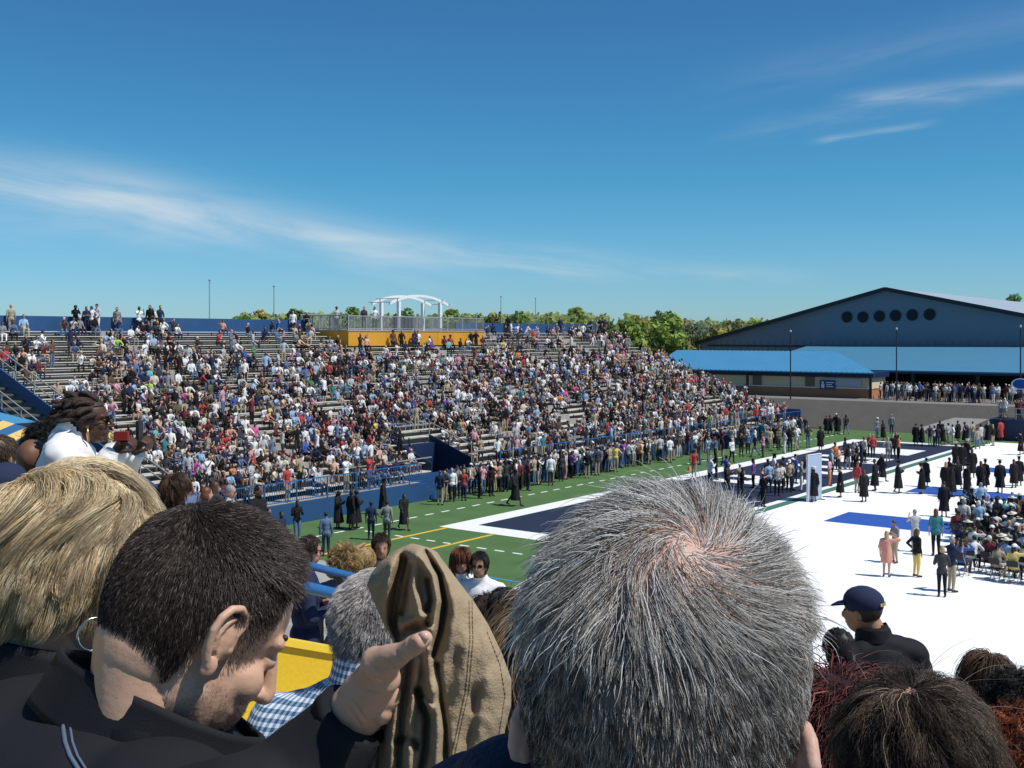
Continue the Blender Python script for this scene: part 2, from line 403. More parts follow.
# viewing platform, pergola
pl = empty('viewing_platform', UV(66, 60.5, 8.3)); tag(pl, 'amber yellow panelled platform with grey railing at the top of the bleachers', 'platform')
b = MB()
for k in range(8):
    a = 58+k*2.03; b.ubox(a+.012, a+2.018, 58.95, 59.05, 8.25, 9.36)
b.ubox(58, 58.08, 59.06, 64, 8.2, 9.36)
rel(b.build('panel', m_orange), pl)
b = MB(); b.ubox(57.9, 74.3, 58.9, 64.2, 9.362, 9.46); rel(b.build('platform_deck', m_conc), pl)
b = MB(); b.ubox(58.1, 74.2, 59.1, 64, 7.2, 9.3); rel(b.build('platform_base', m_gap), pl)
def rail2(a, c, h):
    b = MB(); a = Vector(a); c = Vector(c); L = (c-a).length; n = int(L/.16)
    for z in (h, .1): b.bar(a+Vector((0, 0, z)), c+Vector((0, 0, z)), .06)
    for k in range(n+1):
        p = a.lerp(c, k/n); b.bar(p+Vector((0, 0, .1)), p+Vector((0, 0, h)), .03)
    for k in range(int(L/1.9)+1):
        p = a.lerp(c, k*1.9/L); b.bar(p, p+Vector((0, 0, h+.03)), .08)
    return rel(b.build('platform_railing', m_grey), pl)
rail2(UV(58, 58.98, 9.46), UV(74.2, 58.98, 9.46), 1.05); rail2(UV(58, 64.1, 9.46), UV(74.2, 64.1, 9.46), 1.2); rail2(UV(58, 59, 9.46), UV(58, 64, 9.46), 1.1)
pg = empty('pergola', UV(66.8, 60.6, 9.46)); tag(pg, 'white arched pergola on four posts above the amber platform', 'pergola')
for u in (64.3, 69.3):
    for v in (59.7, 61.6):
        b = MB(); b.bar(UV(u, v, 9.46), UV(u, v, 11.75), .24); rel(b.build('post', m_white), pg)
def arch(v, u0, u1, zb, zt):
    b = MB(); pts = []
    for k in range(17):
        t = k/16; pts.append(UV(u0+(u1-u0)*t, v, zb+(zt-zb)*(1-(2*t-1)**2)))
    for i in range(16): b.bar(pts[i], pts[i+1], .10, .20)
    rel(b.build('arch', m_white), pg); return pts
A1 = arch(59.7, 63.2, 70.4, 11.55, 12.25); A2 = arch(61.6, 63.2, 70.4, 11.55, 12.25)
for i in (0, 2, 14, 16):
    b = MB(); b.bar(A1[i]+Vector((.3, 0, .12)), A2[i]+Vector((-.3, 0, .12)), .12, .06); rel(b.build('slat', m_white), pg)
cb = empty('cabinet', UV(68, 62.6, 9.46)); tag(cb, 'dark blue cabinet standing under the white pergola', 'cabinet')
b = MB(); b.ubox(67.3, 68.9, 62.4, 63, 9.46, 10.6); rel(b.build('cabinet_body', m_navy), cb)
for a in (67.36, 68.14):
    b = MB(); b.ubox(a, a+.7, 62.36, 62.398, 9.52, 10.54); rel(b.build('door', m_dark), cb)

def pole(px, ytop, d, nm, label, rad=.07, z0=0, grp=None):
    t = P(px, ytop, d); b = MB(); b.tube([(t.x, t.y, z0), (t.x, t.y, t.z*.5), (t.x, t.y, t.z)], [rad, rad*.85, rad*.6], 8); b.ellip((t.x, t.y, t.z+.08), (.1, .1, .1), n=8, k=6)
    return tag(b.build(nm, m_grey), label, 'pole', grp)
pole(209.5, 281, 96, 'flagpole', 'thin bare pole behind the stand, leftmost and tallest against the sky', .06)
pole(274, 287, 100, 'flagpole', 'thin bare pole behind the stand, second from the left', .06)
pole(501, 297, 135, 'flagpole', 'thin bare pole just right of the amber platform', .07)
pole(535.5, 299, 138, 'flagpole', 'thin bare pole behind the right part of the blue back wall', .07)

# ------------------------------------------------------------------ buildings
def at_u(px, py, u):                             # point of the plane u = const seen at a pixel
    r = (px-512)/F; s, c = sin(YAW), cos(YAW)
    v = (s*u-r*c*u)/(c+r*s); d = c*u+s*v
    return UV(u, v, CZ-(py-HOR)/F*d)
fh = empty('fieldhouse', UV(170, 46)); tag(fh, 'large slate blue gabled fieldhouse with a row of round windows', 'building')
gw = [(72, 2.6), (72, 8.0), (46, 14.8), (20, 9.2), (20, 2.6)]
b = MB(); n = 5
b.add([UV(140, v, z) for v, z in gw]+[UV(225, v, z) for v, z in gw], [tuple(range(5)), tuple(range(9, 4, -1)), (0, 5, 6, 1), (3, 8, 9, 4)])
rel(b.build('gable_wall', m_slate), fh)
b = MB()
for (a, c) in (((72.6, 7.9), (46, 14.86)), ((46, 14.86), (19.4, 9.1))):
    b.hexa([UV(139.4, a[0], a[1]), UV(139.4, c[0], c[1]), UV(226, c[0], c[1]), UV(226, a[0], a[1]), UV(139.4, a[0], a[1]+.25), UV(139.4, c[0], c[1]+.25), UV(226, c[0], c[1]+.25), UV(226, a[0], a[1]+.25)])
rel(b.build('roof', m_lightroof), fh)
b = MB()
for (a, c) in (((72.7, 7.8), (46, 14.8)), ((46, 14.8), (19.3, 9.0))): b.bar(UV(139.3, a[0], a[1]+.15), UV(139.3, c[0], c[1]+.15), .16, .5)
b.ubox(139.85, 139.95, 21, 71, 7.55, 7.75)
rel(b.build('eave_trim', m_dark), fh)
b = MB()
for k in range(50): b.ubox(139.93, 139.985, 21+k*1.0, 21.06+k*1.0, 2.7, 8.4)
rel(b.build('cladding_rib', m_slate), fh)
for px, py in ((847, 317), (863, 317), (879.5, 316.2), (895.6, 315.6), (912.3, 315), (929.7, 314.4)):
    c = at_u(px, py, 139.93); b = MB()
    b.tube([c+Vector((0, -.06, 0)), c+Vector((0, .05, 0))], .66, 20); wd = b.build('round_window', m_glass); rel(wd, fh)
    b = MB(); b.tube([c+Vector((.68*cos(t), -.05, .68*sin(t))) for t in np.linspace(0, 2*pi, 25)], .05, 6); rel(b.build('window_rim', m_dark), fh)
cs = empty('concession_building', UV(114, 50, 2.6)); tag(cs, 'low concession building with ribbed blue roof over cream and brick wall', 'building')
E0, E1 = 38.3, 63
b = MB(); b.ubox(112, 116.5, E0, E1, 2.6, 3.55); rel(b.build('brick_wall', m_brick), cs)
b = MB(); b.ubox(112.1, 116.4, E0+.1, E1, 3.6, 4.7); rel(b.build('block_wall', m_cream), cs)
b = MB(); b.ubox(111.9, 112.09, E0-.05, E1, 3.553, 3.64); rel(b.build('ledge', m_white), cs)
b = MB(); b.ubox(111.7, 116.8, E0-.2, E1, 4.702, 5.25); rel(b.build('fascia', m_navy), cs)
rp = [(110.9, E0-.6, 5.26), (110.9, E1+1, 5.26), (118, E1+1, 7.3), (118, E0+6, 7.3), (124, E1+1, 5.26), (124, E0+5, 5.26)]
b = MB(); rt = [UV(*p) for p in rp]; dn = Vector((0, 0, -.12))
b.add(rt+[p+dn for p in rt], [(0, 1, 2, 3), (3, 2, 4, 5), (0, 3, 5), (6, 9, 8, 7), (9, 11, 10, 8), (6, 11, 9), (0, 6, 7, 1), (5, 11, 6, 0), (1, 7, 8, 2), (2, 8, 10, 4), (4, 10, 11, 5)])
rf = rel(b.build('roof', m_roof), cs)
b = MB()
v = E0
while v < E1:
    t = min(1, max(.05, (v-(E0-.6))/6.6)); b.bar(UV(110.92, v, 5.28), UV(110.92+7.05*t, v, 5.28+2.03*t), .07, .09); v += .55
rel(b.build('roof_rib', m_roof), cs)
for v in (50.4, 44.4):
    b = MB(); b.ubox(111.96, 112.07, v, v+1.0, 3.65, 4.68); rel(b.build('door', mat('tan_door', (.17, .13, .09), .7)), cs)
b = MB(); b.ubox(111.97, 112.07, 39.4, 43.3, 3.75, 4.6); rel(b.build('counter_window', mat('pale_window', (.42, .46, .50), .3)), cs)
for v in (E0-.2, 51.6):
    b = MB(); b.ubox(111.2, 111.4, v, v+.22, 2.6, 5.2); rel(b.build('post', m_dark), cs)
sg = empty('wall_sign', UV(111.9, 46, 4.2)); tag(sg, 'blue rectangular sign with white figure and lettering on cream wall', 'sign')
c0 = at_u(820, 380, 111.9); c1 = at_u(835.5, 389.5, 111.9)
b = MB(); b.box((c0.x, 111.82, c1.z), (c1.x, 111.9, c0.z)); rel(b.build('sign_panel', m_blue), sg)
W_ = c1.x-c0.x; H_ = c0.z-c1.z; b = MB()
b.tube([(c0.x+W_*.2, 111.80, c0.z-H_*.27), (c0.x+W_*.2, 111.815, c0.z-H_*.27)], .13, 12)
b.box((c0.x+W_*.1, 111.8, c0.z-H_*.85), (c0.x+W_*.3, 111.815, c0.z-H_*.45))
for k, l in enumerate((.5, .38, .46)): b.box((c0.x+W_*.42, 111.8, c0.z-H_*(.3+.22*k)), (c0.x+W_*(.42+l), 111.815, c0.z-H_*(.21+.22*k)))
rel(b.build('emblem', m_white), sg)
ca = empty('concourse_shelter', UV(124, 20, 2.6)); tag(ca, 'open concourse shelter with smooth teal blue roof on dark posts', 'shelter')
rp = [UV(118, 41, 5.35), UV(118, -20, 5.35), UV(139.3, -20, 7.75), UV(139.3, 56, 7.75), UV(126, 56, 6.25)]
b = MB(); b.add(rp+[p+Vector((0, 0, -.14)) for p in rp], [(0, 1, 2, 3, 4), (9, 8, 7, 6, 5)]+[(i, i+5, (i+1) % 5+5, (i+1) % 5) for i in range(5)])
rel(b.build('roof', m_roof2), ca)
b = MB(); b.ubox(118.1, 118.3, -20, 40.5, 5.0, 5.3); rel(b.build('fascia', m_navy), ca)
for v in (36, 29.5, 22, 15):
    b = MB(); b.ubox(118.5, 118.8, v, v+.35, 2.6, 5.1); rel(b.build('post', m_dark), ca)
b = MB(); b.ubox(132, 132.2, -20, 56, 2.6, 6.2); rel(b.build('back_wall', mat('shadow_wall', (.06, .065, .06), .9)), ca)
b = MB(); b.bar(UV(110.2, 38, 3.6), UV(110.2, 20, 3.6), .05)
for k in range(10): b.bar(UV(110.2, 38-2*k, 2.6), UV(110.2, 38-2*k, 3.6), .05)
tag(b.build('concourse_rail', m_dark), 'dark rail along the top of the asphalt bank', 'railing')
def lamp(px, yt, d, zb, label, yl):
    t = P(px, yt, d); o = empty('lamp_post', (t.x, t.y, zb)); tag(o, label, 'lamp post')
    b = MB(); b.tube([(t.x, t.y, zb), (t.x, t.y, t.z-.3)], [.075, .055], 8); rel(b.build('pole', m_dark), o)
    b = MB(); b.ellip((t.x, t.y, t.z-.15), (.13, .13, .15), n=10, k=8); rel(b.build('lamp_head', m_grey), o)
lamp(790.5, 330, 111, 2.6, 'dark lamp post rising behind the ribbed blue roof', 350)
lamp(896.5, 327.5, 108.5, 2.6, 'dark lamp post in front of the middle of the teal shelter roof', 370)
lamp(1020.5, 325, 106, 2.6, 'dark lamp post at the right end of the teal shelter roof', 370)
up = P(699, 331, 178); o = empty('utility_pole', (up.x, up.y, 0)); tag(o, 'wooden utility pole with crossarm beside the left eave of the fieldhouse', 'pole')
b = MB(); b.tube([(up.x, up.y, 0), (up.x, up.y, up.z)], [.16, .12], 8); rel(b.build('pole', m_bark), o)
b = MB(); b.bar(up+RV*-1.3+Vector((0, 0, -.4)), up+RV*1.3+Vector((0, 0, -.4)), .14); rel(b.build('crossarm', m_bark), o)
# raised stage on the right and its oval sign
st = empty('raised_platform', UV(104, 14)); tag(st, 'navy walled raised platform with railing at the right of the field', 'platform')
b = MB(); b.ubox(101, 103.8, -20, 24.3, 0, 1.83); rel(b.build('platform_base', m_navy), st)
b = MB()
for z in (2.3, 2.8): b.bar(UV(101.1, 24.2, z), UV(101.1, -10, z), .05)
for k in range(18): b.bar(UV(101.1, 24.2-k*2, 1.83), UV(101.1, 24.2-k*2, 2.8), .06)
rel(b.build('railing', m_grey), st)
og = empty('oval_sign', at_u(1021, 392, 104)); tag(og, 'blue oval sign with white rim above the raised platform', 'sign')
c = at_u(1021, 384, 104); b = MB()
for rr, y in ((.8, 0), (.66, -.05)):
    b = MB(); pts = [(c.x+rr*1.0*cos(2*pi*k/24), c.z+rr*.62*sin(2*pi*k/24)) for k in range(24)]
    b.add([(x, c.y+y-.04, z) for x, z in pts]+[(x, c.y+y, z) for x, z in pts], [tuple(range(24)), tuple(range(47, 23, -1))]+[(i, (i+1) % 24, 24+(i+1) % 24, 24+i) for i in range(24)])
    rel(b.build('sign_rim' if rr > .7 else 'sign_face', m_white if rr > .7 else m_carpet), og)
b = MB(); b.bar((c.x, c.y+.05, 2.6-.9), (c.x, c.y+.05, c.z), .1); rel(b.build('post', m_dark), og)
# blue booth and striped canopy beyond the left shoulder of the crowd
bo = empty('booth', UV(21, 48)); tag(bo, 'blue booth with a ribbed blue roof below the left end of the stand', 'booth')
b = MB(); b.ubox(14, 24.6, 44.5, 52, 0, 5.35); rel(b.build('wall', m_blue), bo)
b = MB(); rr = [UV(13.4, 44, 5.36), UV(25.1, 44, 5.36), UV(25.1, 52.5, 5.36), UV(13.4, 52.5, 5.36), UV(15.5, 48, 6.35), UV(23, 48, 6.35)]
b.add(rr, [(3, 2, 1, 0), (0, 1, 5, 4), (1, 2, 5), (2, 3, 4, 5), (3, 0, 4)]); rel(b.build('roof', m_roof), bo)
b = MB(); b.ubox(13.35, 25.15, 43.95, 52.55, 5.1, 5.357); rel(b.build('fascia', m_navy), bo)
b = MB()
for k in range(18): u = 15+k*.5; b.bar(UV(u, 44.05, 5.39), UV(u, 47.9, 6.33), .05, .06)
rel(b.build('roof_rib', m_roof), bo)
ms = bpy.data.materials.new('striped_canvas'); ms.use_nodes = True; n_ = ms.node_tree; bs = n_.nodes['Principled BSDF']; bs.inputs['Roughness'].default_value = .8
A3, B3, C3 = P(-110, 388, 22), P(64, 438, 20), P(150, 496, 18)
e1 = (B3-A3).normalized()
tcn = n_.nodes.new('ShaderNodeTexCoord'); dn_ = n_.nodes.new('ShaderNodeVectorMath'); dn_.operation = 'DOT_PRODUCT'
n_.links.new(tcn.outputs['Object'], dn_.inputs[0]); dn_.inputs[1].default_value = e1
q1 = n_.nodes.new('ShaderNodeMath'); q1.operation = 'MULTIPLY_ADD'; q1.inputs[1].default_value = 1/.62; q1.inputs[2].default_value = 20.3; n_.links.new(dn_.outputs['Value'], q1.inputs[0])
q2 = n_.nodes.new('ShaderNodeMath'); q2.operation = 'FRACT'; n_.links.new(q1.outputs[0], q2.inputs[0])
q3 = n_.nodes.new('ShaderNodeMath'); q3.operation = 'GREATER_THAN'; q3.inputs[1].default_value = .5; n_.links.new(q2.outputs[0], q3.inputs[0])
mxx = n_.nodes.new('ShaderNodeMix'); mxx.data_type = 'RGBA'; mxx.inputs[6].default_value = (.02, .12, .27, 1); mxx.inputs[7].default_value = (.70, .50, .16, 1)
n_.links.new(q3.outputs[0], mxx.inputs[0]); n_.links.new(mxx.outputs[2], bs.inputs['Base Color'])
cn = empty('striped_canopy', A3); tag(cn, 'sloping canopy striped in blue and yellow behind the dreadlocked spectator', 'canopy')
pts = [A3, B3, C3, A3+(C3-B3)]; b = MB()
loc = [p-A3 for p in pts]; b.add(loc+[p+Vector((0, 0, -.06)) for p in loc], [(0, 1, 2, 3), (7, 6, 5, 4), (0, 4, 5, 1), (1, 5, 6, 2), (2, 6, 7, 3), (3, 7, 4, 0)])
b.build('canvas', ms, cn)
for p in loc:
    b = MB(); zf = floor_near(p+A3)-A3.z; b.bar(p*.97+Vector((0, 0, -.07)), Vector((p.x*.97, p.y*.97, zf)), .08); b.build('post', m_grey, cn)

# ------------------------------------------------------------------ near grandstand, yellow parapet, blue rails
ns = empty('near_grandstand', (0, 6, 5)); tag(ns, 'stepped concrete grandstand beneath the nearest spectators', 'grandstand')
b = MB()
us = [-3.2+.8*i for i in range(28)]
vb = [-26, 8, 8.8, 9.6, 10.4, 11.2, 12, 25]
for u in us:
    for va, vc in zip(vb, vb[1:]):
        z = 7.3-near_k((va+vc)/2 if va > 0 and vc < 13 else va if va > 0 else 0)*(u+.8); b.ubox(u, u+.797, va, vc-.003, max(0, z-.9), z)
b.ubox(-3.2, 19.2, 25.0, 25.2, 0, 3)
rel(b.build('steps', m_conc), ns)
b = MB(); b.ubox(19.22, 19.4, -26, 9.6, 0, 2.2); b.ubox(19.22, 19.4, 9.6, 25, 0, 3.3); rel(b.build('front_wall', m_blue), ns)
b = MB(); b.bar(UV(19.3, -26, 2.75), UV(19.3, 9.5, 2.75), .06)
for k in range(12): b.bar(UV(19.3, -26+3*k, 2.2), UV(19.3, -26+3*k, 2.75), .06)
rel(b.build('railing', m_pipe), ns)
VW = 4.5
def along(v, u, drop0, k=.356): return UV(u, v, CZ-drop0-k*u)
pw = empty('parapet_wall', UV(2.5, VW, 6.4)); tag(pw, 'bright yellow painted parapet wall stepping down beside the blue pipe rails', 'wall')
def slab(u0, u1, v0, v1, top0, dz, k=.356):        # a wall running down the slope, top given at u = 0
    b = MB(); q = []
    for z in (dz, 0):
        for (u, v) in ((u0, v0), (u1, v0), (u1, v1), (u0, v1)): q.append(UV(u, v, CZ-top0-k*u-z))
    b.hexa(q); return b
rel(slab(-2.5, 4.75, VW, VW+.2, .0457*VW+.04, 1.9).build('wall_face', m_yellow), pw)
rel(slab(-2.5, 4.77, VW-.025, VW+.225, .0457*VW, .038).build('coping', mat('yellow_coping', (.80, .55, .04), .6, .08, 3)), pw)
rel(slab(-2.5, 4.75, VW-.16, VW-.003, .0457*VW+.62, 1.2).build('lower_ledge', m_yellow), pw)
def prail(v, px0, y0, u0, u1, rr, label):
    r = (px0-512)/F; s, c = sin(YAW), cos(YAW); uu = v*(c+r*s)/(s-r*c); d = c*uu+s*v; drop = (y0-HOR)/F*d-.356*uu
    o = empty('pipe_rail', along(v, u1, drop)); tag(o, label, 'railing', None)
    b = MB(); b.tube([along(v, u0, drop), along(v, (u0+u1)/2, drop), along(v, u1, drop)], rr, 14); rel(b.build('rail', m_pipe, smooth=True), o)
    for u in np.arange(u0+.3, u1, 1.6):
        p = along(v, u, drop); b = MB(); b.tube([p, (p.x, p.y, max(p.z-1.2, floor_near(p)-.1))], rr*.8, 10); rel(b.build('post', m_pipe, smooth=True), o)
        b = MB(); b.tube([(p.x, p.y, max(p.z-1.2, floor_near(p)-.1)-.02), (p.x, p.y, max(p.z-1.2, floor_near(p)-.1)+.02)], rr*2, 10); rel(b.build('base_plate', m_pipe), o)
prail(7.0, 315, 567, 2.0, 11.2, .034, 'farther and thinner of the two blue pipe rails beyond the yellow wall')
prail(VW+.1, 318, 590, 2.1, 6.9, .033, 'nearer and thicker of the two blue pipe rails, just above the yellow wall')

# ------------------------------------------------------------------ trees
def leafcloud(blobs, n, size, base, seed, spread=.35):
    rs = np.random.RandomState(seed); V = []; T = []
    w_ = np.array([b_[1]**2 for b_ in blobs]); w_ = w_/w_.sum()
    idx = rs.choice(len(blobs), n, p=w_)
    c = np.array([b_[0] for b_ in blobs])[idx]; r = np.array([b_[1] for b_ in blobs])[idx]
    d = rs.normal(size=(n, 3)); d /= np.linalg.norm(d, axis=1)[:, None]
    p = c+d*(r*(.45+.6*rs.rand(n)**.6))[:, None]*np.array([1, 1, .85])
    a = rs.normal(size=(n, 3)); a /= np.linalg.norm(a, axis=1)[:, None]
    bb = np.cross(a, d); bb /= np.linalg.norm(bb, axis=1)[:, None]+1e-6
    s = (size*(.5+rs.rand(n)))[:, None]
    V = np.stack([p-a*s-bb*s*.6, p+a*s-bb*s*.6, p+a*s+bb*s*.6, p-a*s+bb*s*.6], 1).reshape(-1, 3)
    tone_blob = (1+spread*rs.normal(size=len(blobs)))[idx]; hue = rs.normal(size=len(blobs))[idx]*.12
    t = np.clip(tone_blob*(1+.25*rs.normal(size=n)), .45, 1.8)
    C = np.array(base)[None]*t[:, None]*np.stack([1+hue, np.ones(n), 1-hue], 1)
    return V, np.arange(n*4).reshape(-1, 4), np.repeat(np.clip(C, .005, 1), 4, 0)
def tree(px, ytop, d, wpx, base, label, seed, nl=1500, bare=False, grp=None, zb=0):
    top = P(px, ytop, d); h = top.z-zb; wd = wpx/F*d/2; rs = random.Random(seed)
    o = empty('tree', (top.x, top.y, zb)); tag(o, label, 'tree', grp)
    b = MB(); b.tube([(0, 0, -.3), (.1, 0, h*.3), (0, .15, h*.62), (0, 0, h*.93)], [h*.022, h*.017, h*.011, .03], 8)
    blobs = []
    for k in range(16 if bare else 20):
        t = rs.uniform(.28, .97); a = rs.uniform(0, 2*pi); prof = math.sin(pi*min(1, .18+.80*t))**.7
        rr = wd*prof*rs.uniform(.2, .95); tip = Vector((cos(a)*rr, sin(a)*rr, h*t)); blobs.append((tuple(tip), wd*rs.uniform(.22, .42)))
        st_ = Vector((0, 0, h*max(.2, t-.25))); b.tube([st_, st_.lerp(tip, .5)+Vector((0, 0, .2)), tip], [h*.008, h*.005, .02], 5)
    b.build('trunk', m_bark, o)
    V, Q, T = leafcloud(blobs, nl, .32 if not bare else .22, base, seed)
    me = bulk('crown', V, Q, T); c_ = link('crown', me, m_leaf, o)
    return o
G1, G2, G3, G4 = (.30, .38, .10), (.34, .37, .14), (.33, .31, .16), (.20, .30, .10)
TR = [(628, 319, 150, 66, G1, 'bright green spring tree just right of the stand top'), (650, 315, 160, 56, G2, 'tall pale budding tree behind the bleacher corner'),
      (668, 318, 155, 64, G1, 'round fresh green tree left of the utility pole, widest of its cluster'), (692, 323, 165, 50, G3, 'brownish budding tree behind the utility pole'),
      (712, 327, 225, 46, G2, 'yellow green tree between the utility pole and fieldhouse eave'), (735, 325, 240, 46, G3, 'thin brown budding tree over the fieldhouse left slope'),
      (757, 319, 236, 34, G1, 'pale green tree topping the fieldhouse left slope'), (779, 321, 250, 40, G2, 'tree farthest right above the fieldhouse left slope'),
      (606, 326, 185, 40, G4, 'darker green tree at the right end of the blue back wall'), (1014, 295, 260, 34, G4, 'small dark green tree behind the fieldhouse roof at the right'),
      (575, 309, 250, 36, G1, 'tall rounded tree above the right part of the back wall'), (548, 316, 255, 44, G2, 'pale tree above the back wall between the two right poles'),
      (450, 307, 250, 30, G1, 'tree rising just right of the white pergola'), (405, 307, 255, 36, G4, 'dark tree framed inside the white pergola'),
      (2, 352, 72, 60, (.2, .2, .05), 'olive green tree below the left end of the stand')]
for k, a in enumerate(TR): tree(*a[:5], a[5], 100+k, nl=1700 if k != 14 else 2600, bare=a[4] is G3)
# the far wood behind the stand reads as one mass
rs = random.Random(3); blobs = []
for px in np.arange(-80, 1100, 5):
    for rep in range(3):
        d = rs.uniform(235, 330)
        yt = 317 if px > 240 else 325
        yt += 5*noise.noise(Vector((px*.03, 1, 0)))+4*noise.noise(Vector((px*.11, 5, 0)))
        if 600 < px < 800: yt += 7
        if px > 800: yt += 14
        p = P(px+rs.uniform(-4, 4), yt, d); r = rs.uniform(1.6, 3.0)
        z = p.z-r*.6
        while z > 0: blobs.append(((p.x+rs.uniform(-2, 2), p.y+rs.uniform(-2, 2), z), r)); z -= r*1.5
V, Q, T = leafcloud(blobs, 60000, .55, (.33, .39, .14), 9, .10)
o = link('woodland', bulk('woodland', V, Q, T), m_leaf); o['kind'] = 'stuff'; tag(o, 'long mass of spring woodland on the skyline behind the stand', 'woodland')
for k, (px, yt, w_) in enumerate(((243, 314, 34), (262, 311, 30), (300, 312, 40), (352, 310, 40), (490, 311, 34), (520, 314, 30))):
    tree(px, yt, 248, w_, (G1, G2, G4, G1, G2, G1)[k], ['spring tree over the back wall just left of the second pole', 'spring tree over the back wall just right of the second pole', 'wide tree over the back wall left of the amber platform', 'tree behind the left end of the amber platform', 'tree right of the pergola beside the third pole', 'small tree between the two right poles'][k], 300+k)
# ================================================================== PEOPLE
SK = {k: mat('skin_'+k, c, .55, .10, 14, spec=.35) for k, c in {'fair': (.52, .30, .21), 'rosy': (.50, .26, .19), 'tan': (.38, .20, .12), 'brown': (.16, .075, .042), 'dark': (.065, .032, .02)}.items()}
HC = {'black': (.010, .009, .009), 'dark brown': (.030, .018, .012), 'brown': (.075, .042, .022), 'auburn': (.14, .045, .018), 'blonde': (.42, .28, .12), 'grey': (.26, .25, .24), 'white': (.62, .60, .57), 'red': (.20, .05, .015)}
HM = {k: mat('hair_'+k.replace(' ', '_'), c, .5, .35, 60, spec=.4) for k, c in HC.items()}
CC = {'white': (.78, .78, .77), 'cream': (.66, .60, .46), 'black': (.012, .012, .014), 'charcoal': (.045, .045, .05), 'grey': (.24, .24, .25), 'light grey': (.45, .46, .47), 'navy': (.016, .026, .075), 'royal blue': (.03, .10, .42),
      'sky blue': (.28, .46, .66), 'denim blue': (.09, .16, .30), 'teal': (.02, .22, .25), 'turquoise': (.10, .48, .50), 'red': (.50, .03, .03), 'maroon': (.16, .018, .028), 'pink': (.66, .30, .38), 'hot pink': (.70, .06, .26),
      'coral': (.70, .26, .18), 'peach': (.70, .42, .28), 'orange': (.70, .20, .02), 'yellow': (.72, .55, .10), 'olive': (.12, .13, .05), 'green': (.05, .25, .09), 'lime': (.42, .66, .08), 'purple': (.16, .05, .28), 'lavender': (.45, .36, .62),
      'tan': (.42, .32, .20), 'khaki': (.40, .33, .20), 'brown': (.12, .07, .04), 'magenta': (.42, .04, .30)}
for k_ in CC:
    g_ = sum(CC[k_])/3; CC[k_] = tuple(x*.80+g_*.20 for x in CC[k_])
CM = {k: mat('cloth_'+k.replace(' ', '_'), c, .85, .16, 5, spec=.2) for k, c in CC.items()}
TOPW = [('black', 26), ('white', 20), ('navy', 12), ('charcoal', 10), ('grey', 7), ('light grey', 7), ('cream', 6), ('royal blue', 1.6), ('sky blue', 5), ('denim blue', 4), ('teal', 1), ('turquoise', .6), ('red', 3), ('maroon', 4), ('pink', 2.4), ('hot pink', .5), ('coral', 1),
        ('peach', 1.4), ('orange', .4), ('yellow', .4), ('olive', 2), ('green', .5), ('lime', .15), ('purple', .8), ('lavender', .8), ('tan', 4), ('brown', 4), ('magenta', .4)]
def pick(ws, r=rnd):
    t = r.uniform(0, sum(w_ for _, w_ in ws))
    for k, w_ in ws:
        t -= w_
        if t <= 0: return k
    return ws[-1][0]
BOTW = [('black', 10), ('navy', 6), ('charcoal', 4), ('denim blue', 8), ('khaki', 5), ('tan', 3), ('grey', 3), ('white', 1.5)]
HAIRW = [('black', 10), ('dark brown', 8), ('brown', 6), ('blonde', 3), ('grey', 3), ('white', 2), ('auburn', 2)]
SKW = [('fair', 5), ('rosy', 3), ('tan', 3), ('brown', 4), ('dark', 2)]
m_shoe = mat('shoe_leather', (.02, .018, .016), .4)
m_eye = mat('eye_dark', (.01, .008, .008), .2)

def V3(*a): return Vector(a)
ARMS = {  # elbow, wrist, hand tip relative to the shoulder; the second number points outwards
 'down': ((-.03, .05, -.28), (.03, .06, -.52), (.06, .05, -.68)), 'folded': ((.02, .07, -.27), (.21, -.07, -.22), (.24, -.20, -.20)),
 'hip': ((-.09, .20, -.22), (.04, .07, -.40), (.10, .0, -.42)), 'photo': ((.22, .05, -.16), (.33, -.05, .06), (.35, -.08, .19)),
 'head': ((.08, .27, .03), (.04, .09, .20), (-.01, -.04, .27)), 'shade': ((.12, .26, .04), (.17, .06, .16), (.15, -.07, .20)),
 'lap': ((.03, .06, -.27), (.25, -.02, -.36), (.37, -.05, -.39)), 'chin': ((.22, .0, -.25), (.24, -.10, .0), (.18, -.13, .11)),
 'lean': ((.20, .08, -.20), (.36, -.06, -.26), (.42, -.13, -.29)), 'hold': ((.05, .06, -.27), (.28, -.03, -.14), (.36, -.08, -.08)), 'swingf': ((.08, .05, -.26), (.24, .02, -.44), (.32, .0, -.56)), 'swingb': ((-.16, .06, -.23), (-.22, .06, -.46), (-.22, .05, -.62))}
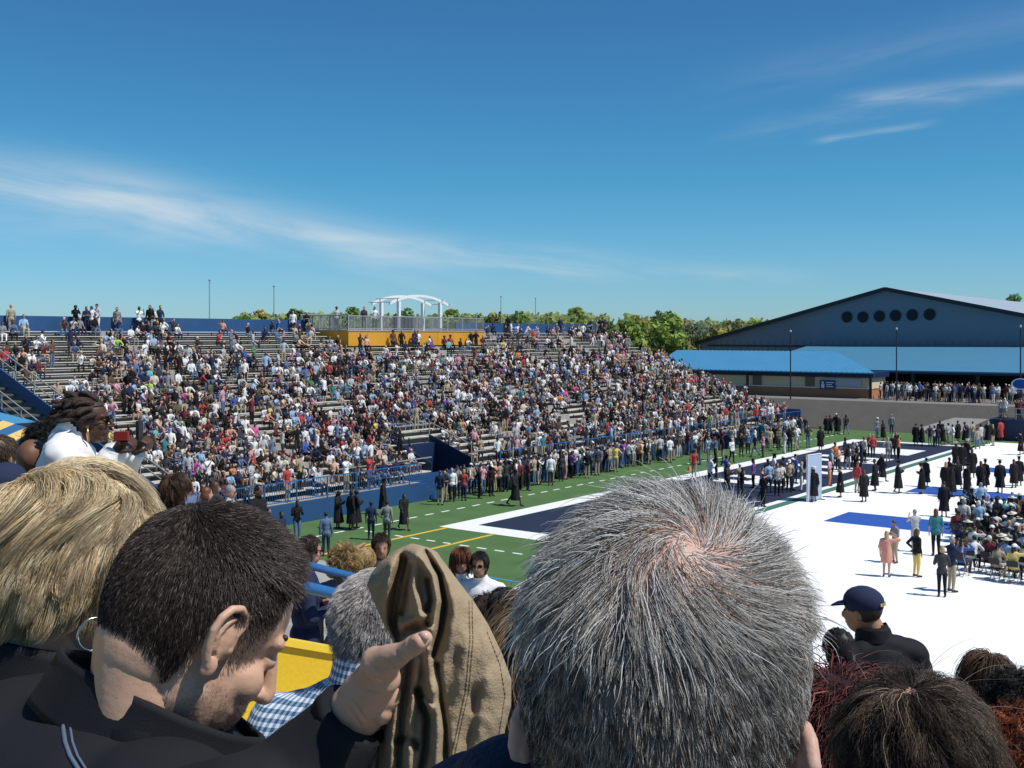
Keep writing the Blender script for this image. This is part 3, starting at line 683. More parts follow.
def pose(kind='stand', aL='down', aR='down', lean=0.0, stride=0.0, hyaw=0.0, hpitch=0.0, twist=0.0):
    J = {}
    if kind == 'stand':
        J['pel'] = V3(0, 0, .95); up = V3(sin(lean), 0, cos(lean))
        for s, q in (('L', 1), ('R', -1)):
            st_ = stride*q
            J['hip'+s] = V3(0, .09*q, .91); J['k'+s] = V3(.03+.20*st_, .095*q, .50+.02*abs(st_)); J['a'+s] = V3(.38*st_-.02-(.10 if st_ < 0 else 0), .10*q, .085+(.07 if st_ < 0 else 0)); J['t'+s] = J['a'+s]+V3(.16, .02*q, -.05-(.02 if st_ < 0 else 0))
    else:
        J['pel'] = V3(0, 0, .11); up = V3(sin(lean), 0, cos(lean))
        for s, q in (('L', 1), ('R', -1)):
            J['hip'+s] = V3(.02, .10*q, .10); J['k'+s] = V3(.44, .13*q, .10); J['a'+s] = V3(.44+.05*q, .12*q, -.33); J['t'+s] = J['a'+s]+V3(.15, .02*q, -.055)
    rt = Matrix.Rotation(twist, 3, 'Z')
    J['waist'] = J['pel']+up*.20; J['chest'] = J['pel']+up*.36; J['base'] = J['pel']+up*.52; J['neck'] = J['base']+V3(.015, 0, .07)
    J['head'] = J['neck']+V3(.025+.03*sin(hpitch), 0, .125)
    J['yaw'] = hyaw; J['pitch'] = hpitch; J['up'] = up
    for s, q, a in (('L', 1, aL), ('R', -1, aR)):
        sh = J['base']+rt @ V3(-.01, .185*q, -.045); J['s'+s] = sh
        for nm, o in zip('ewh', ARMS[a]): J[nm+s] = sh+rt @ V3(o[0], o[1]*q, o[2])
    return J
def bones(J):
    B = [('neck', J['base'], J['neck']+V3(.01, 0, .06), .058, .052)]
    for s in 'LR':
        B += [('uarm', J['s'+s], J['e'+s], .053, .043), ('farm', J['e'+s], J['w'+s], .042, .029), ('hand', J['w'+s], J['h'+s], .031, .022),
              ('torso', J['base'], J['s'+s], .066, .056), ('thigh', J['hip'+s], J['k'+s], .088, .060), ('shin', J['k'+s], J['a'+s], .058, .037), ('foot', J['a'+s]+V3(-.03, 0, -.03), J['t'+s], .042, .036)]
    return B
def headframe(J, sc_=1.0): return Matrix.Translation(J['head']) @ Matrix.Rotation(J['yaw'], 4, 'Z') @ Matrix.Rotation(J['pitch'], 4, 'Y') @ Matrix.Scale(sc_, 4)
def bodymb(J, head=True):
    mb = MB()
    for nm, a, b_, ra, rb_ in bones(J): mb.capsule(a, b_, ra, rb_, 12)
    up = J['up']; y = (J['sL']-J['sR']).normalized(); x = y.cross(up).normalized()
    M3 = Matrix((x, y, up)).transposed()
    mb.ellip(J['pel'], (.115, .165, .13), M3); mb.ellip(J['waist'], (.105, .148, .15), M3); mb.ellip(J['chest']+up*.02, (.118, .168, .17), M3)
    if head:
        H = headframe(J); H3 = H.to_3x3()
        mb.ellip(H @ V3(-.008, 0, .03), (.096, .076, .09), H3); mb.ellip(H @ V3(.022, 0, -.045), (.068, .058, .072), H3)
        mb.capsule(H @ V3(.088, 0, .01), H @ V3(.104, 0, -.028), .012, .017, 8); mb.ellip(H @ V3(0, .078, -.012), (.02, .014, .032), H3, 8, 6); mb.ellip(H @ V3(0, -.078, -.012), (.02, .014, .032), H3, 8, 6)
    return mb
REG = ('head', 'neck', 'torso', 'pel', 'uarm', 'farm', 'hand', 'thigh', 'shin', 'foot', 'hair')
def regions(me, J):
    C = np.array([p.center for p in me.polygons]); B = bones(J)
    B = B+[('torso', J['waist']+V3(0, 0, -.03), J['base'], .14, .12), ('pel', J['pel']+V3(0, .06, -.03), J['pel']+V3(0, -.06, -.03), .13, .13), ('head', J['head']+V3(-.01, 0, -.03), J['head']+V3(-.01, 0, .03), .085, .085)]
    D = []
    for nm, a, b_, ra, rb_ in B:
        a = np.array(a); d = np.array(b_)-a; t = np.clip(((C-a) @ d)/max(d @ d, 1e-9), 0, 1)
        D.append(np.linalg.norm(C-a-t[:, None]*d, axis=1)-(ra+(rb_-ra)*t))
    k = np.argmin(np.array(D), 0); out = np.array([REG.index(B[i][0]) for i in k])
    H = np.array(headframe(J).inverted()); L = C @ H[:3, :3].T+H[:3, 3]
    hair = (out == 0) & ((L[:, 2] > .050) | ((L[:, 0] < .040) & (L[:, 2] > -.065)))
    out[hair] = 10
    return out
def garment(me, reg, keep, off, name, amp=0.0, fq=9.0, seed=0):
    ks = {REG.index(k) for k in keep}; v, fs = arr(me); n = vnormals(me)
    use = [f for f, r_ in zip(fs, reg) if r_ in ks]
    ids = sorted({i for f in use for i in f}); mp = {i: k for k, i in enumerate(ids)}
    out = []
    for i in ids:
        d = off
        if amp: d += amp*(noise.noise(Vector(v[i])*fq+Vector((seed, 0, 0)))+.5*noise.noise(Vector(v[i])*fq*2.3))
        out.append(tuple(v[i]+n[i]*d))
    g = bpy.data.meshes.new(name); g.from_pydata(out, [], [tuple(mp[i] for i in f) for f in use]); g.update(); return g
def gownmb(J, hem=.30, knee=False):
    mb = MB(); c = [(J['base']+V3(0, 0, .0), .10, .15), (J['chest']+V3(0, 0, .06), .145, .195), (J['waist'], .155, .19), (J['pel'], .175, .205)]
    fx = (J['kL']+J['kR'])/2
    if not knee: c += [(V3(fx.x*.6, 0, .62), .21, .23)]
    c += [(V3(fx.x, 0, hem), .25 if not knee else .20, .27 if not knee else .22)]
    n = 20; vs = []; fs = []
    for i, (p, rx, ry) in enumerate(c):
        for j in range(n):
            a = 2*pi*j/n; k = 1+.09*sin(5*a+i)*min(1, i/4); vs.append((p.x+rx*k*cos(a), p.y+ry*k*sin(a), p.z))
    for i in range(len(c)-1):
        for j in range(n): fs.append((i*n+j, i*n+(j+1) % n, (i+1)*n+(j+1) % n, (i+1)*n+j))
    fs += [tuple(range(n)), tuple(range((len(c)-1)*n, len(c)*n))[::-1]]
    mb.add(vs, fs)
    for s in 'LR':
        mb.capsule(J['base'], J['s'+s], .085, .075, 10); mb.capsule(J['s'+s], J['e'+s], .075, .08, 10)
        if not knee: mb.capsule(J['e'+s], J['e'+s].lerp(J['w'+s], .8), .08, .085, 10)
    return mb
POSES = {'stand': pose(), 'folded': pose(aL='folded', aR='folded', hyaw=.3), 'hip': pose(aL='hip', aR='down', hyaw=-.3), 'photo': pose(aL='photo', aR='photo'), 'shade': pose(aL='down', aR='shade', hyaw=.2), 'hold': pose(aL='hold', aR='hold', hpitch=.4),
         'walk': pose(aL='swingb', aR='swingf', stride=.8), 'reach': pose(aL='down', aR='hold', hyaw=-.5, stride=.25),
         'sit': pose('sit', 'lap', 'lap', lean=.05), 'sitchin': pose('sit', 'lap', 'chin', lean=.28, hyaw=.3), 'sitlean': pose('sit', 'lean', 'lean', lean=.45, hpitch=-.2), 'sitshade': pose('sit', 'lap', 'shade', lean=.05, hyaw=-.25), 'sitphoto': pose('sit', 'photo', 'photo', lean=.1)}
POSEW = {'stand': 'standing', 'folded': 'arms folded', 'hip': 'hand on hip', 'photo': 'photographing', 'shade': 'shading eyes', 'hold': 'looking down at hands', 'walk': 'walking', 'reach': 'standing turned', 'sit': 'seated', 'sitchin': 'seated chin on hand', 'sitlean': 'seated leaning forward', 'sitshade': 'seated shading eyes', 'sitphoto': 'seated photographing'}
TPL = {}; LOW = {}
def eyes_mouth(J):                       # small dark eyes and a mouth for the low head
    mb = MB(); H = headframe(J); H3 = H.to_3x3()
    for s in (1, -1): mb.ellip(H @ V3(.083, .031*s, .006), (.008, .012, .006), H3, 6, 4)
    mb.ellip(H @ V3(.086, 0, -.064), (.008, .022, .006), H3, 6, 4)
    return mb.mesh('eyes')
for k, J in POSES.items():
    hi = unify(bodymb(J), .02, 4); n0 = len(hi.polygons)
    md = evaluated(hi, [('DECIMATE', dict(ratio=min(1, 1500/(2*n0))))]); lo = evaluated(hi, [('DECIMATE', dict(ratio=300/(2*n0)))])
    rg = regions(md, J); T_ = {'J': J}
    T_['long'] = garment(md, rg, ('torso', 'uarm', 'farm', 'pel'), .012, 'shirt', .006, 14); T_['short'] = garment(md, rg, ('torso', 'uarm', 'pel'), .013, 'shirt', .006, 14)
    T_['pants'] = garment(md, rg, ('pel', 'thigh', 'shin'), .008, 'trousers', .005, 12)
    em = eyes_mouth(J)
    for p in em.polygons: p.material_index = 2
    for p, r_ in zip(md.polygons, rg): p.material_index = 1 if r_ == 9 else 0
    T_['body'] = join([(md, None), (em, None)], 'person')
    if not k.startswith('sit'):
        T_['gown'] = unify(gownmb(J), .03, 3, 1400, 'gown'); T_['dress'] = unify(gownmb(J, .56, True), .03, 3, 1200, 'dress')
    for q in ('long', 'short', 'pants', 'body', 'gown', 'dress'):
        if q in T_: T_[q].polygons.foreach_set('use_smooth', [True]*len(T_[q].polygons))
    TPL[k] = T_
    v, fs = arr(lo); LOW[k] = (v, np.array([f if len(f) == 3 else f[:3] for f in fs]), regions(lo, J))
def hairmesh(style):
    mb = MB()
    if style in ('short', 'long', 'bob'):
        mb.ellip((-.018, 0, .036), (.097, .085, .097), None, 14, 10)
        if style == 'long': mb.capsule((-.055, .015, -.02), (-.085, .01, -.25), .078, .055, 10); mb.capsule((-.03, .05, 0), (-.04, .06, -.15), .04, .03, 8); mb.capsule((-.03, -.05, 0), (-.04, -.06, -.15), .04, .03, 8)
        if style == 'bob': mb.ellip((-.035, 0, -.03), (.085, .097, .10), None, 14, 10)
        me = unify(mb, .014, 3, 420, 'hair')
    elif style == 'curly':
        mb.ellip((-.022, 0, .035), (.112, .108, .108), None, 18, 14); me = unify(mb, .012, 1, 0, 'hair')
        for x in me.vertices: x.co *= 1+.10*noise.noise(x.co*38)
        me = evaluated(me, [('DECIMATE', dict(ratio=.5))]); me.name = 'hair'
    elif style == 'cap':
        mb.ellip((-.008, 0, .055), (.104, .086, .078), None, 16, 10); mb.hexa([(.07, -.07, .038), (.145, -.045, .018), (.145, .045, .018), (.07, .07, .038), (.07, -.07, .05), (.145, -.045, .026), (.145, .045, .026), (.07, .07, .05)]); me = mb.mesh('cap')
    elif style == 'board':
        mb.ellip((-.008, 0, .045), (.102, .084, .075), None, 14, 8)
        b2 = MB(); b2.box((-.125, -.125, .128), (.125, .125, .138)); b2.tube([(0, 0, .142), (.10, .10, .142), (.125, .11, .13), (.125, .115, .02)], .006, 5)
        mb.add(b2.v, b2.f); me = mb.mesh('mortarboard')
    elif style == 'widehat':
        mb.ellip((-.008, 0, .06), (.102, .088, .08), None, 16, 10); mb.tube([(0, 0, .05), (0, 0, .058)], [.19, .185], 20); me = mb.mesh('hat')
    me.polygons.foreach_set('use_smooth', [True]*len(me.polygons)); return me
HAIR = {k: hairmesh(k) for k in ('short', 'long', 'bob', 'curly', 'cap', 'board', 'widehat')}
m_gown = mat('gown_black', (.010, .010, .012), .75, .2, 4, spec=.25); m_hatw = CM['cream']
ALL = []; LABELS = {}
def ob(name, me, mats, parent):
    o = bpy.data.objects.new(name, me); col.objects.link(o)
    while len(me.materials) < len(mats): me.materials.append(mats[len(me.materials)])
    for i, m in enumerate(mats):
        o.material_slots[i].link = 'OBJECT'; o.material_slots[i].material = m
    if parent: o.parent = parent
    return o
def person(pos, ang, ps='stand', top=None, bot=None, skin=None, hair=None, style=None, wear='shirt', sleeve=None, zone='', group=None, scale=None, hat=None, label=None, extra=''):
    r = rnd
    top = top or pick(TOPW); bot = bot or pick(BOTW); skin = skin or pick(SKW)
    if hair is None: hair = pick(HAIRW) if skin in ('fair', 'rosy', 'tan') else 'black'
    style = style or r.choice(['short', 'short', 'short', 'long', 'bob', 'curly' if skin in ('brown', 'dark') else 'long'])
    T_ = TPL[ps]; J = T_['J']; s = scale or r.uniform(.94, 1.06)
    o = ob('person', T_['body'], [SK[skin], m_shoe, m_eye], None)
    o.location = pos; o.rotation_euler = (0, 0, ang); o.scale = (s, s, s)
    sleeve = sleeve or r.choice(['long', 'short'])
    if wear == 'gown': ob('gown', T_['gown'], [m_gown], o)
    elif wear == 'redgown': ob('gown', T_['gown'], [CM['red']], o)
    elif wear == 'dress' and not ps.startswith('sit'): ob('dress', T_['dress'], [CM[top]], o)
    else:
        ob('shirt', T_[sleeve], [CM[top]], o); ob('trousers', T_['pants'], [CM[bot]], o)
    H = headframe(J)
    if style != 'bald':
        h = ob('hair', HAIR[style], [HM[hair]], o); h.matrix_local = H
    if hat: c = ob({'cap': 'cap', 'board': 'mortarboard', 'whiteboard': 'mortarboard', 'widehat': 'hat', 'whitecap': 'cap'}[hat], HAIR[{'whiteboard': 'board', 'whitecap': 'cap'}.get(hat, hat)], [{'cap': CM['navy'], 'board': m_gown, 'whiteboard': CM['white'], 'widehat': m_hatw, 'whitecap': CM['white']}[hat]], o); c.matrix_local = H @ Matrix.Scale(1.06, 4)
    hd = {'cap': 'navy cap', 'board': 'black mortarboard', 'whiteboard': 'white mortarboard', 'widehat': 'cream sun hat', 'whitecap': 'white cap'}.get(hat) or ('bald head' if style == 'bald' else f'{style} {hair} hair' if style != 'short' else f'{hair} hair')
    if label is None:
        P_ = POSEW[ps]
        if wear == 'gown': vs = [f'graduate in black gown and {hd}, {P_}, {zone}', f'graduate in black gown, {hd}, {P_}, {zone}']
        elif wear == 'redgown': vs = [f'person in red gown, {hd}, {zone}']
        elif wear == 'dress' and 'dress' in T_: vs = [f'person in {top} dress, {hd}, {P_}, {zone}']
        elif ps.startswith('sit'): vs = [f'{P_} person in {top} top, {hd}, {zone}', f'{P_} person in {top}, {hd}, {zone}', f'{P_} person in {top}, {zone}']
        else: vs = [f'person in {top} top, {bot} trousers, {hd}, {P_}, {zone}', f'person in {top} and {bot}, {hd}, {P_}, {zone}', f'person in {top}, {hd}, {P_}, {zone}', f'person in {top}, {P_}, {zone}']
        label = next((x for x in vs if len(x.split()) <= 15), vs[-1])
    o['label'] = label; o['category'] = 'person'
    if group: o['group'] = group
    ALL.append(o); return o
def face(px): return YAW+R(px)                        # 0 looks image-right, 90 away, -90 to the camera
def gpos(px, py): p = G(px, py); return Vector((p.x, p.y, .005))
GR_F = 'people standing on the turf before the grandstand'; GR_W = 'people on the white floor'; GR_E = 'people gathered in the end zone'; GR_T = 'people standing along the top of the stand'; GR_S = 'seated audience on the white floor'; GR_P = 'spectators on the front walkway of the stand'
GD = 'graduates in black gowns'
Z_ = 'on turf by the stand'
# graduates and others near the blue wall
for px, py, a, ps, hat in ((338, 529, -20, 'hold', None), (351, 530, 40, 'stand', None), (356, 529, 30, 'reach', None), (383, 515, 10, 'stand', 'board'), (404, 530, -60, 'walk', None)):
    person(gpos(px, py), face(a), ps, wear='gown', hat=hat, zone='by the blue wall', group=GD, skin=rnd.choice(['brown', 'dark', 'tan']))
person(gpos(371, 540), face(90), 'stand', 'navy', 'navy', 'dark', 'black', 'short', zone='turf below blue wall', group=GR_F, scale=.95)
person(gpos(387, 541), face(80), 'hip', 'grey', 'charcoal', 'brown', 'black', 'short', zone='turf below blue wall', group=GR_F)
person(gpos(326, 556), face(100), 'stand', 'denim blue', 'navy', 'tan', 'black', 'short', sleeve='long', zone='turf left of restraining lines', group=GR_F)
person(gpos(281, 556), face(-40), 'stand', 'navy', 'navy', 'brown', 'black', 'short', sleeve='long', zone='beside the blue wall end', group=GR_F)
person(gpos(297, 541), face(-60), 'hold', 'black', 'denim blue', 'brown', 'black', 'short', sleeve='long', zone='beside the blue wall end', group=GR_F)
person(gpos(268, 552), face(-20), 'stand', 'black', 'black', 'tan', 'black', 'short', sleeve='long', zone='beside the blue wall end', group=GR_F)
person(gpos(515, 506), face(-35), 'walk', wear='gown', hat='board', skin='dark', zone='alone before the crowd', group=GD)
# the dense band of people standing on the turf
px = 443.0
def band(x): return 505.5-(x-443)*.2
while px < 690:
    for k in range(rnd.choice((1, 2, 2))):
        y = band(px)-1.5+rnd.uniform(-4, 4.5)-k*2
        person(gpos(px+rnd.uniform(-3, 3), y), face(rnd.choice((90, 70, 110, 20, -50, 150, -90))), rnd.choice(('stand', 'stand', 'folded', 'hip', 'photo', 'hold', 'reach')), zone='in the crowd on turf', group=GR_F, hat=rnd.choice((None, None, None, None, 'whitecap', 'cap')))
    px += rnd.uniform(5.0, 8.5)
px = 700.0
while px < 800:
    person(gpos(px, 464-(px-700)*.16+rnd.uniform(-3, 4)), face(rnd.choice((-60, -90, 0, 90, 180))), rnd.choice(('stand', 'hip', 'photo', 'folded', 'reach', 'walk')), zone='on turf near the table box', group=GR_F)
    px += rnd.uniform(5.5, 9.5)
p_ = person(gpos(694, 478), face(80), 'walk', 'red', 'grey', 'dark', 'black', 'short', zone='on sideline carrying orange bag', group=GR_F)
b = MB(); b.hexa([(-.08, -.14, 0), (.08, -.14, 0), (.08, .14, 0), (-.08, .14, 0), (-.06, -.12, .3), (.06, -.12, .3), (.06, .12, .3), (-.06, .12, .3)]); b.tube([(0, -.08, .3), (0, -.06, .42), (0, .06, .42), (0, .08, .3)], .012, 6)
bag = b.build('bag', CM['orange']); gp = gpos(689.5, 476); bag.location = (gp.x, gp.y, .30); tag(bag, 'bright orange bag held by person in red on the sideline', 'bag')
for px, py, a, ps, wr, hat in ((755, 449, 0, 'hip', 's', None), (767, 448.5, -60, 'stand', 's', None), (775, 447.5, 60, 'stand', 'gown', None), (786, 448, -20, 'walk', 'gown', None), (797, 447.8, -90, 'folded', 's', None), (808, 447.5, -80, 'hip', 's', None), (820.5, 450.5, 100, 'stand', 'gown', 'board'),
                     (826.6, 434, 80, 'stand', 'gown', None), (830, 434, 90, 'reach', 'gown', None), (836, 434, 60, 'stand', 's', 'whitecap'), (838, 434.5, -90, 'stand', 'gown', None), (846, 434.5, 90, 'walk', 's', None), (877, 438, -60, 'stand', 's', 'whitecap'), (891.5, 434, 70, 'stand', 's', None), (883, 441, -40, 'folded', 'gown', None)):
    person(gpos(px, py), face(a), ps, wear='gown' if wr == 'gown' else 'shirt', top=None if wr == 'gown' else rnd.choice(('black', 'white', 'navy', 'charcoal', 'grey')), hat=hat, zone='on turf near asphalt bank', group=GR_F)
# end zone gathering
for (x, y, t, bt) in ((716, 480, 'black', 'black'), (726, 484, 'royal blue', 'black'), (728, 496, 'charcoal', 'black'), (742, 500, 'black', 'charcoal'), (740, 494, 'tan', 'black'), (753.5, 488, 'purple', 'black'), (762, 498, 'pink', 'black'), (768, 489, 'black', 'black'), (769, 493, 'sky blue', 'navy'),
                      (774, 485, 'white', 'black'), (781, 493, 'cream', 'black'), (784, 487, 'navy', 'black'), (789, 492, 'tan', 'black'), (795, 484, 'royal blue', 'navy'), (792, 490, 'olive', 'denim blue'), (801, 491, 'grey', 'white'), (805, 483, 'navy', 'charcoal'), (777, 496, 'light grey', 'black'), (763, 507, 'black', 'black'), (710, 487, 'white', 'navy')):
    person(gpos(x, y), face(rnd.choice((90, 30, -30, 150, 0, -90))), rnd.choice(('stand', 'hip', 'folded', 'hold', 'reach')), t, bt, zone='left of the pale panel', group=GR_E, hat=rnd.choice((None, None, 'whitecap', 'board')))
for (x, y, t, bt) in ((829.5, 486, 'pink', 'orange'), (831.5, 478, 'sky blue', 'navy'), (835, 470, 'orange', 'black'), (839, 472, 'peach', 'charcoal'), (845, 463, 'navy', 'black'), (848, 470, 'black', 'grey'), (853, 468, 'grey', 'black'), (857, 470, 'black', 'black'), (861, 466, 'navy', 'charcoal'), (864, 463, 'cream', 'black'), (870, 456, 'charcoal', 'black'), (873, 458, 'red', 'black'), (893, 459, 'black', 'black'), (898.5, 459, 'orange', 'black'), (896, 456, 'black', 'navy'), (888, 462, 'grey', 'grey')):
    person(gpos(x, y), face(rnd.choice((90, 30, -30, 150, 0, -90))), rnd.choice(('stand', 'hip', 'folded', 'hold', 'reach')), t, bt, zone='right of the pale panel', group=GR_E)
# graduates on the white floor
for (x, y, a, ps, hat, hr, st_) in ((813.5, 501.5, 60, 'stand', 'whiteboard', 'black', 'long'), (840.5, 497.5, 170, 'stand', None, 'black', 'short'), (864, 502, 100, 'stand', None, 'auburn', 'long'), (875, 491, 150, 'hip', None, 'brown', 'short'), (882, 482, 0, 'walk', None, 'blonde', 'short'), (898, 493.5, -10, 'reach', 'board', 'black', 'short'),
                                    (922, 494, 170, 'hold', 'board', 'black', 'short'), (926, 487, 30, 'stand', 'board', 'dark brown', 'short'), (944, 517, 80, 'stand', None, 'dark brown', 'short'), (946, 495, 60, 'stand', None, 'blonde', 'long'), (952, 497, -20, 'stand', 'board', 'black', 'long'), (958, 490, 100, 'reach', None, 'brown', 'long'), (949, 488, 20, 'folded', None, 'black', 'short'),
                                    (967, 496.5, 10, 'stand', 'board', 'brown', 'short'), (956, 468, 90, 'stand', 'whiteboard', 'black', 'long'), (962, 470, 60, 'stand', None, 'black', 'curly'), (967, 466, 20, 'reach', 'whiteboard', 'black', 'short'), (972, 478, 70, 'stand', None, 'brown', 'long'), (981, 491, 90, 'stand', None, 'auburn', 'long'), (985, 490, 40, 'stand', 'board', 'black', 'short'), (1000, 493, 80, 'stand', 'board', 'black', 'short'),
                                    (1014, 488, 90, 'stand', None, 'auburn', 'long'), (1019, 486, 60, 'stand', 'board', 'black', 'short'), (1021, 455, 160, 'reach', 'board', 'black', 'short')):
    person(gpos(x, y), face(a), ps, wear='gown', hat=hat, hair=hr, style=st_, zone='on white floor', group=GD)
person(gpos(857, 493), face(40), 'stand', 'red', 'khaki', 'fair', 'brown', 'short', zone='white floor beside end zone', group=GR_W)
person(gpos(886.5, 577), face(60), 'shade', 'coral', 'black', 'fair', 'blonde', 'long', 'dress', zone='nearest on white floor', group=GR_W)
person(gpos(895, 563), face(200), 'hold', 'grey', 'khaki', 'tan', 'brown', 'short', zone='white floor beside coral dress', group=GR_W)
person(gpos(915, 552), face(90), 'photo', 'light grey', 'light grey', 'fair', 'grey', 'short', zone='nearest blue runner on white floor', group=GR_W)
person(gpos(916.5, 577), face(20), 'hip', 'black', 'yellow', 'tan', 'brown', 'long', zone='white floor near seated audience', group=GR_W)
person(gpos(936, 556), face(80), 'stand', 'teal', 'black', 'fair', 'auburn', 'long', zone='white floor near seated audience', group=GR_W, scale=1.08)
person(gpos(942, 597), face(70), 'folded', 'charcoal', 'black', 'fair', 'blonde', 'bob', zone='front of the seated audience', group=GR_W)
person(gpos(951.5, 592), face(15), 'photo', 'navy', 'khaki', 'tan', 'grey', 'short', zone='front of the seated audience', group=GR_W, scale=1.08)
person(gpos(981, 517), face(80), 'hip', 'sky blue', 'black', 'tan', 'grey', 'short', zone='behind the second blue runner', group=GR_W)
person(gpos(964, 541), face(60), 'stand', 'cream', 'denim blue', 'fair', 'grey', 'bob', zone='by the nearest blue runner', group=GR_W)
person(gpos(979, 541), face(70), 'reach', 'sky blue', 'navy', 'fair', 'white', 'bob', zone='by the nearest blue runner', group=GR_W)
person(gpos(997, 537), face(110), 'stand', 'black', 'black', 'dark', 'black', 'long', zone='beside the seated audience', group=GR_W)
for k, (x, y) in enumerate(((916, 446), (922, 446), (930, 446), (934, 446.5), (937.5, 447), (943, 445), (948, 443), (953, 445), (958, 442), (965, 444), (968, 446), (977.5, 449.5), (981, 447), (988, 444), (993, 446), (940, 441), (973, 442))):
    g = k in (0, 1, 5, 8, 9, 13, 15)
    person(gpos(x, y), face(rnd.choice((90, 60, 120, -40, 160))), rnd.choice(('stand', 'reach', 'hip', 'photo')), rnd.choice(('black', 'charcoal', 'light grey', 'white', 'navy', 'tan')), None, wear='gown' if g else 'shirt', zone='far corner by navy platform', group=GD if g else GR_F)
person(gpos(1000.5, 441), face(100), 'stand', wear='redgown', hair='black', zone='before the navy platform wall', group='people in red gowns')
# the seated audience on folding chairs
def chair_proto():
    o = empty('folding_chair'); b = MB(); b.box((-.2, -.21, .43), (.2, .21, .46)); b.build('seat', m_dark, o)
    b = MB(); b.box((-.215, -.2, .62), (-.19, .2, .84)); b.build('backrest', m_dark, o)
    for s in (1, -1):
        b = MB(); b.bar((-.2, .19*s, .85), (.2, .19*s, 0), .025); b.build('leg', m_grey, o); b = MB(); b.bar((.1, .17*s, .43), (-.2, .17*s, 0), .025); b.build('leg', m_grey, o)
    return o
chairs = []
def chair(pos, ang):
    if not chairs: o = chair_proto()
    else:
        o = chairs[0].copy(); col.objects.link(o)
        for c in chairs[0].children: d = c.copy(); col.objects.link(d); d.parent = o
    o.location = pos; o.rotation_euler = (0, 0, ang); chairs.append(o)
    tag(o, 'black folding chair under a seated spectator on the white floor', 'chair', 'folding chairs on the white floor'); return o
SEATS = []
for i in range(14):
    for j in range(16):
        u = 43.0+i*1.15+rnd.uniform(-.1, .1); v = 12.6+i*.55-j*.62
        d = cos(YAW)*u+sin(YAW)*v; x = sin(YAW)*u-cos(YAW)*v; px = 512+F*x/d
        if 948+3*i*.4 < px < 1040 and rnd.random() < .82: SEATS.append((u, v, px))
FIXS = {0: ('royal blue', 'denim blue')}
for k, (u, v, px) in enumerate(SEATS[:62]):
    p = UV(u, v, .005); a = R(75)+rnd.uniform(-.2, .2)
    chair(p, a); t = pick(TOPW)
    if k == 0: t = 'royal blue'
    if k == 2: t = 'yellow'
    person(p+Vector((0, 0, .46)), a, rnd.choice(('sit', 'sit', 'sitchin', 'sitlean', 'sitphoto', 'sitshade')), t, zone=('front' if k < 12 else 'middle' if k < 34 else 'back')+' of white floor audience', group=GR_S, hat=rnd.choice((None, None, None, 'whitecap', 'cap', 'widehat')))
# pale panel standing at the edge of the end zone
c0, c1 = gpos(807.5, 502), gpos(820.5, 499.5)
dp = empty('display_panel', c0); tag(dp, 'tall pale blue display panel standing at the edge of the end zone', 'panel')
dx = (Vector(c1)-Vector(c0)); ang = math.atan2(dx.y, dx.x); dp.rotation_euler = (0, 0, ang)
PW = dx.length; b = MB(); b.box((0, -.04, .05), (PW, .04, 2.5)); b.build('panel', mat('panel_pale', (.34, .41, .54), .5, .05), dp)
b = MB(); b.box((-.02, -.06, .0), (-.001, .06, 2.52)); b.box((PW+.001, -.06, 0), (PW+.02, .06, 2.52)); b.box((-.02, -.06, 2.521), (PW+.02, .06, 2.55)); b.build('panel_frame', m_white, dp)
b = MB(); b.box((.02, -.3, 0), (.08, .3, .045)); b.box((PW-.08, -.3, 0), (PW-.02, .3, .045)); b.build('foot', m_dark, dp)
# people standing along the top of the stand, and on the platform
def topp(px, v, z, ps, t, bt, a=-70, zone='against the back wall', **kw):
    r = (px-512)/F; s, c = sin(YAW), cos(YAW); u = (c*v+r*s*v)/(s-r*c)
    return person(UV(u, v, z), face(a), ps, t, bt, zone=zone, group=GR_T, **kw)
for px, ps, t, bt, a in ((11, 'stand', 'khaki', 'khaki', 120), (75.5, 'photo', 'black', 'black', -60), (86.5, 'folded', 'navy', 'navy', -50), (91.5, 'hip', 'white', 'black', -90), (97.5, 'hold', 'light grey', 'white', -120), (117, 'stand', 'grey', 'charcoal', -80), (139, 'photo', 'white', 'black', -40), (150, 'stand', 'black', 'grey', -90), (153, 'folded', 'cream', 'navy', -60), (160, 'hip', 'navy', 'black', -30),
                      (508, 'stand', 'black', 'black', -60), (560, 'stand', 'navy', 'black', -80), (600, 'hip', 'black', 'black', -70), (604.5, 'stand', 'charcoal', 'denim blue', -90), (293, 'stand', 'white', 'black', -80), (306.5, 'folded', 'black', 'black', -70)):
    topp(px, 61.9, 9.125, ps, t, bt, a)
for px, ps, t, bt, z in ((336.5, 'stand', 'light grey', 'navy', 9.465), (364, 'reach', 'charcoal', 'brown', 9.465), (374.5, 'hold', 'white', 'black', 9.465)): topp(px, 60.5, z, ps, t, bt, -70, 'on the amber platform')
for px, ps, t, bt in ((393, 'stand', 'brown', 'black'), (401.5, 'hip', 'black', 'black'), (415, 'stand', 'navy', 'black'), (418, 'folded', 'white', 'navy'), (471, 'stand', 'black', 'charcoal'), (476, 'hip', 'black', 'navy'), (366, 'sit', 'peach', 'black'), (444, 'sit', 'maroon', 'black'), (450, 'sit', 'red', 'black')):
    topp(px, 58.5 if ps != 'sit' else 58.3, rz_(22)+.02+(.42 if ps == 'sit' else 0), ps, t, bt, -53, 'before the amber panels')
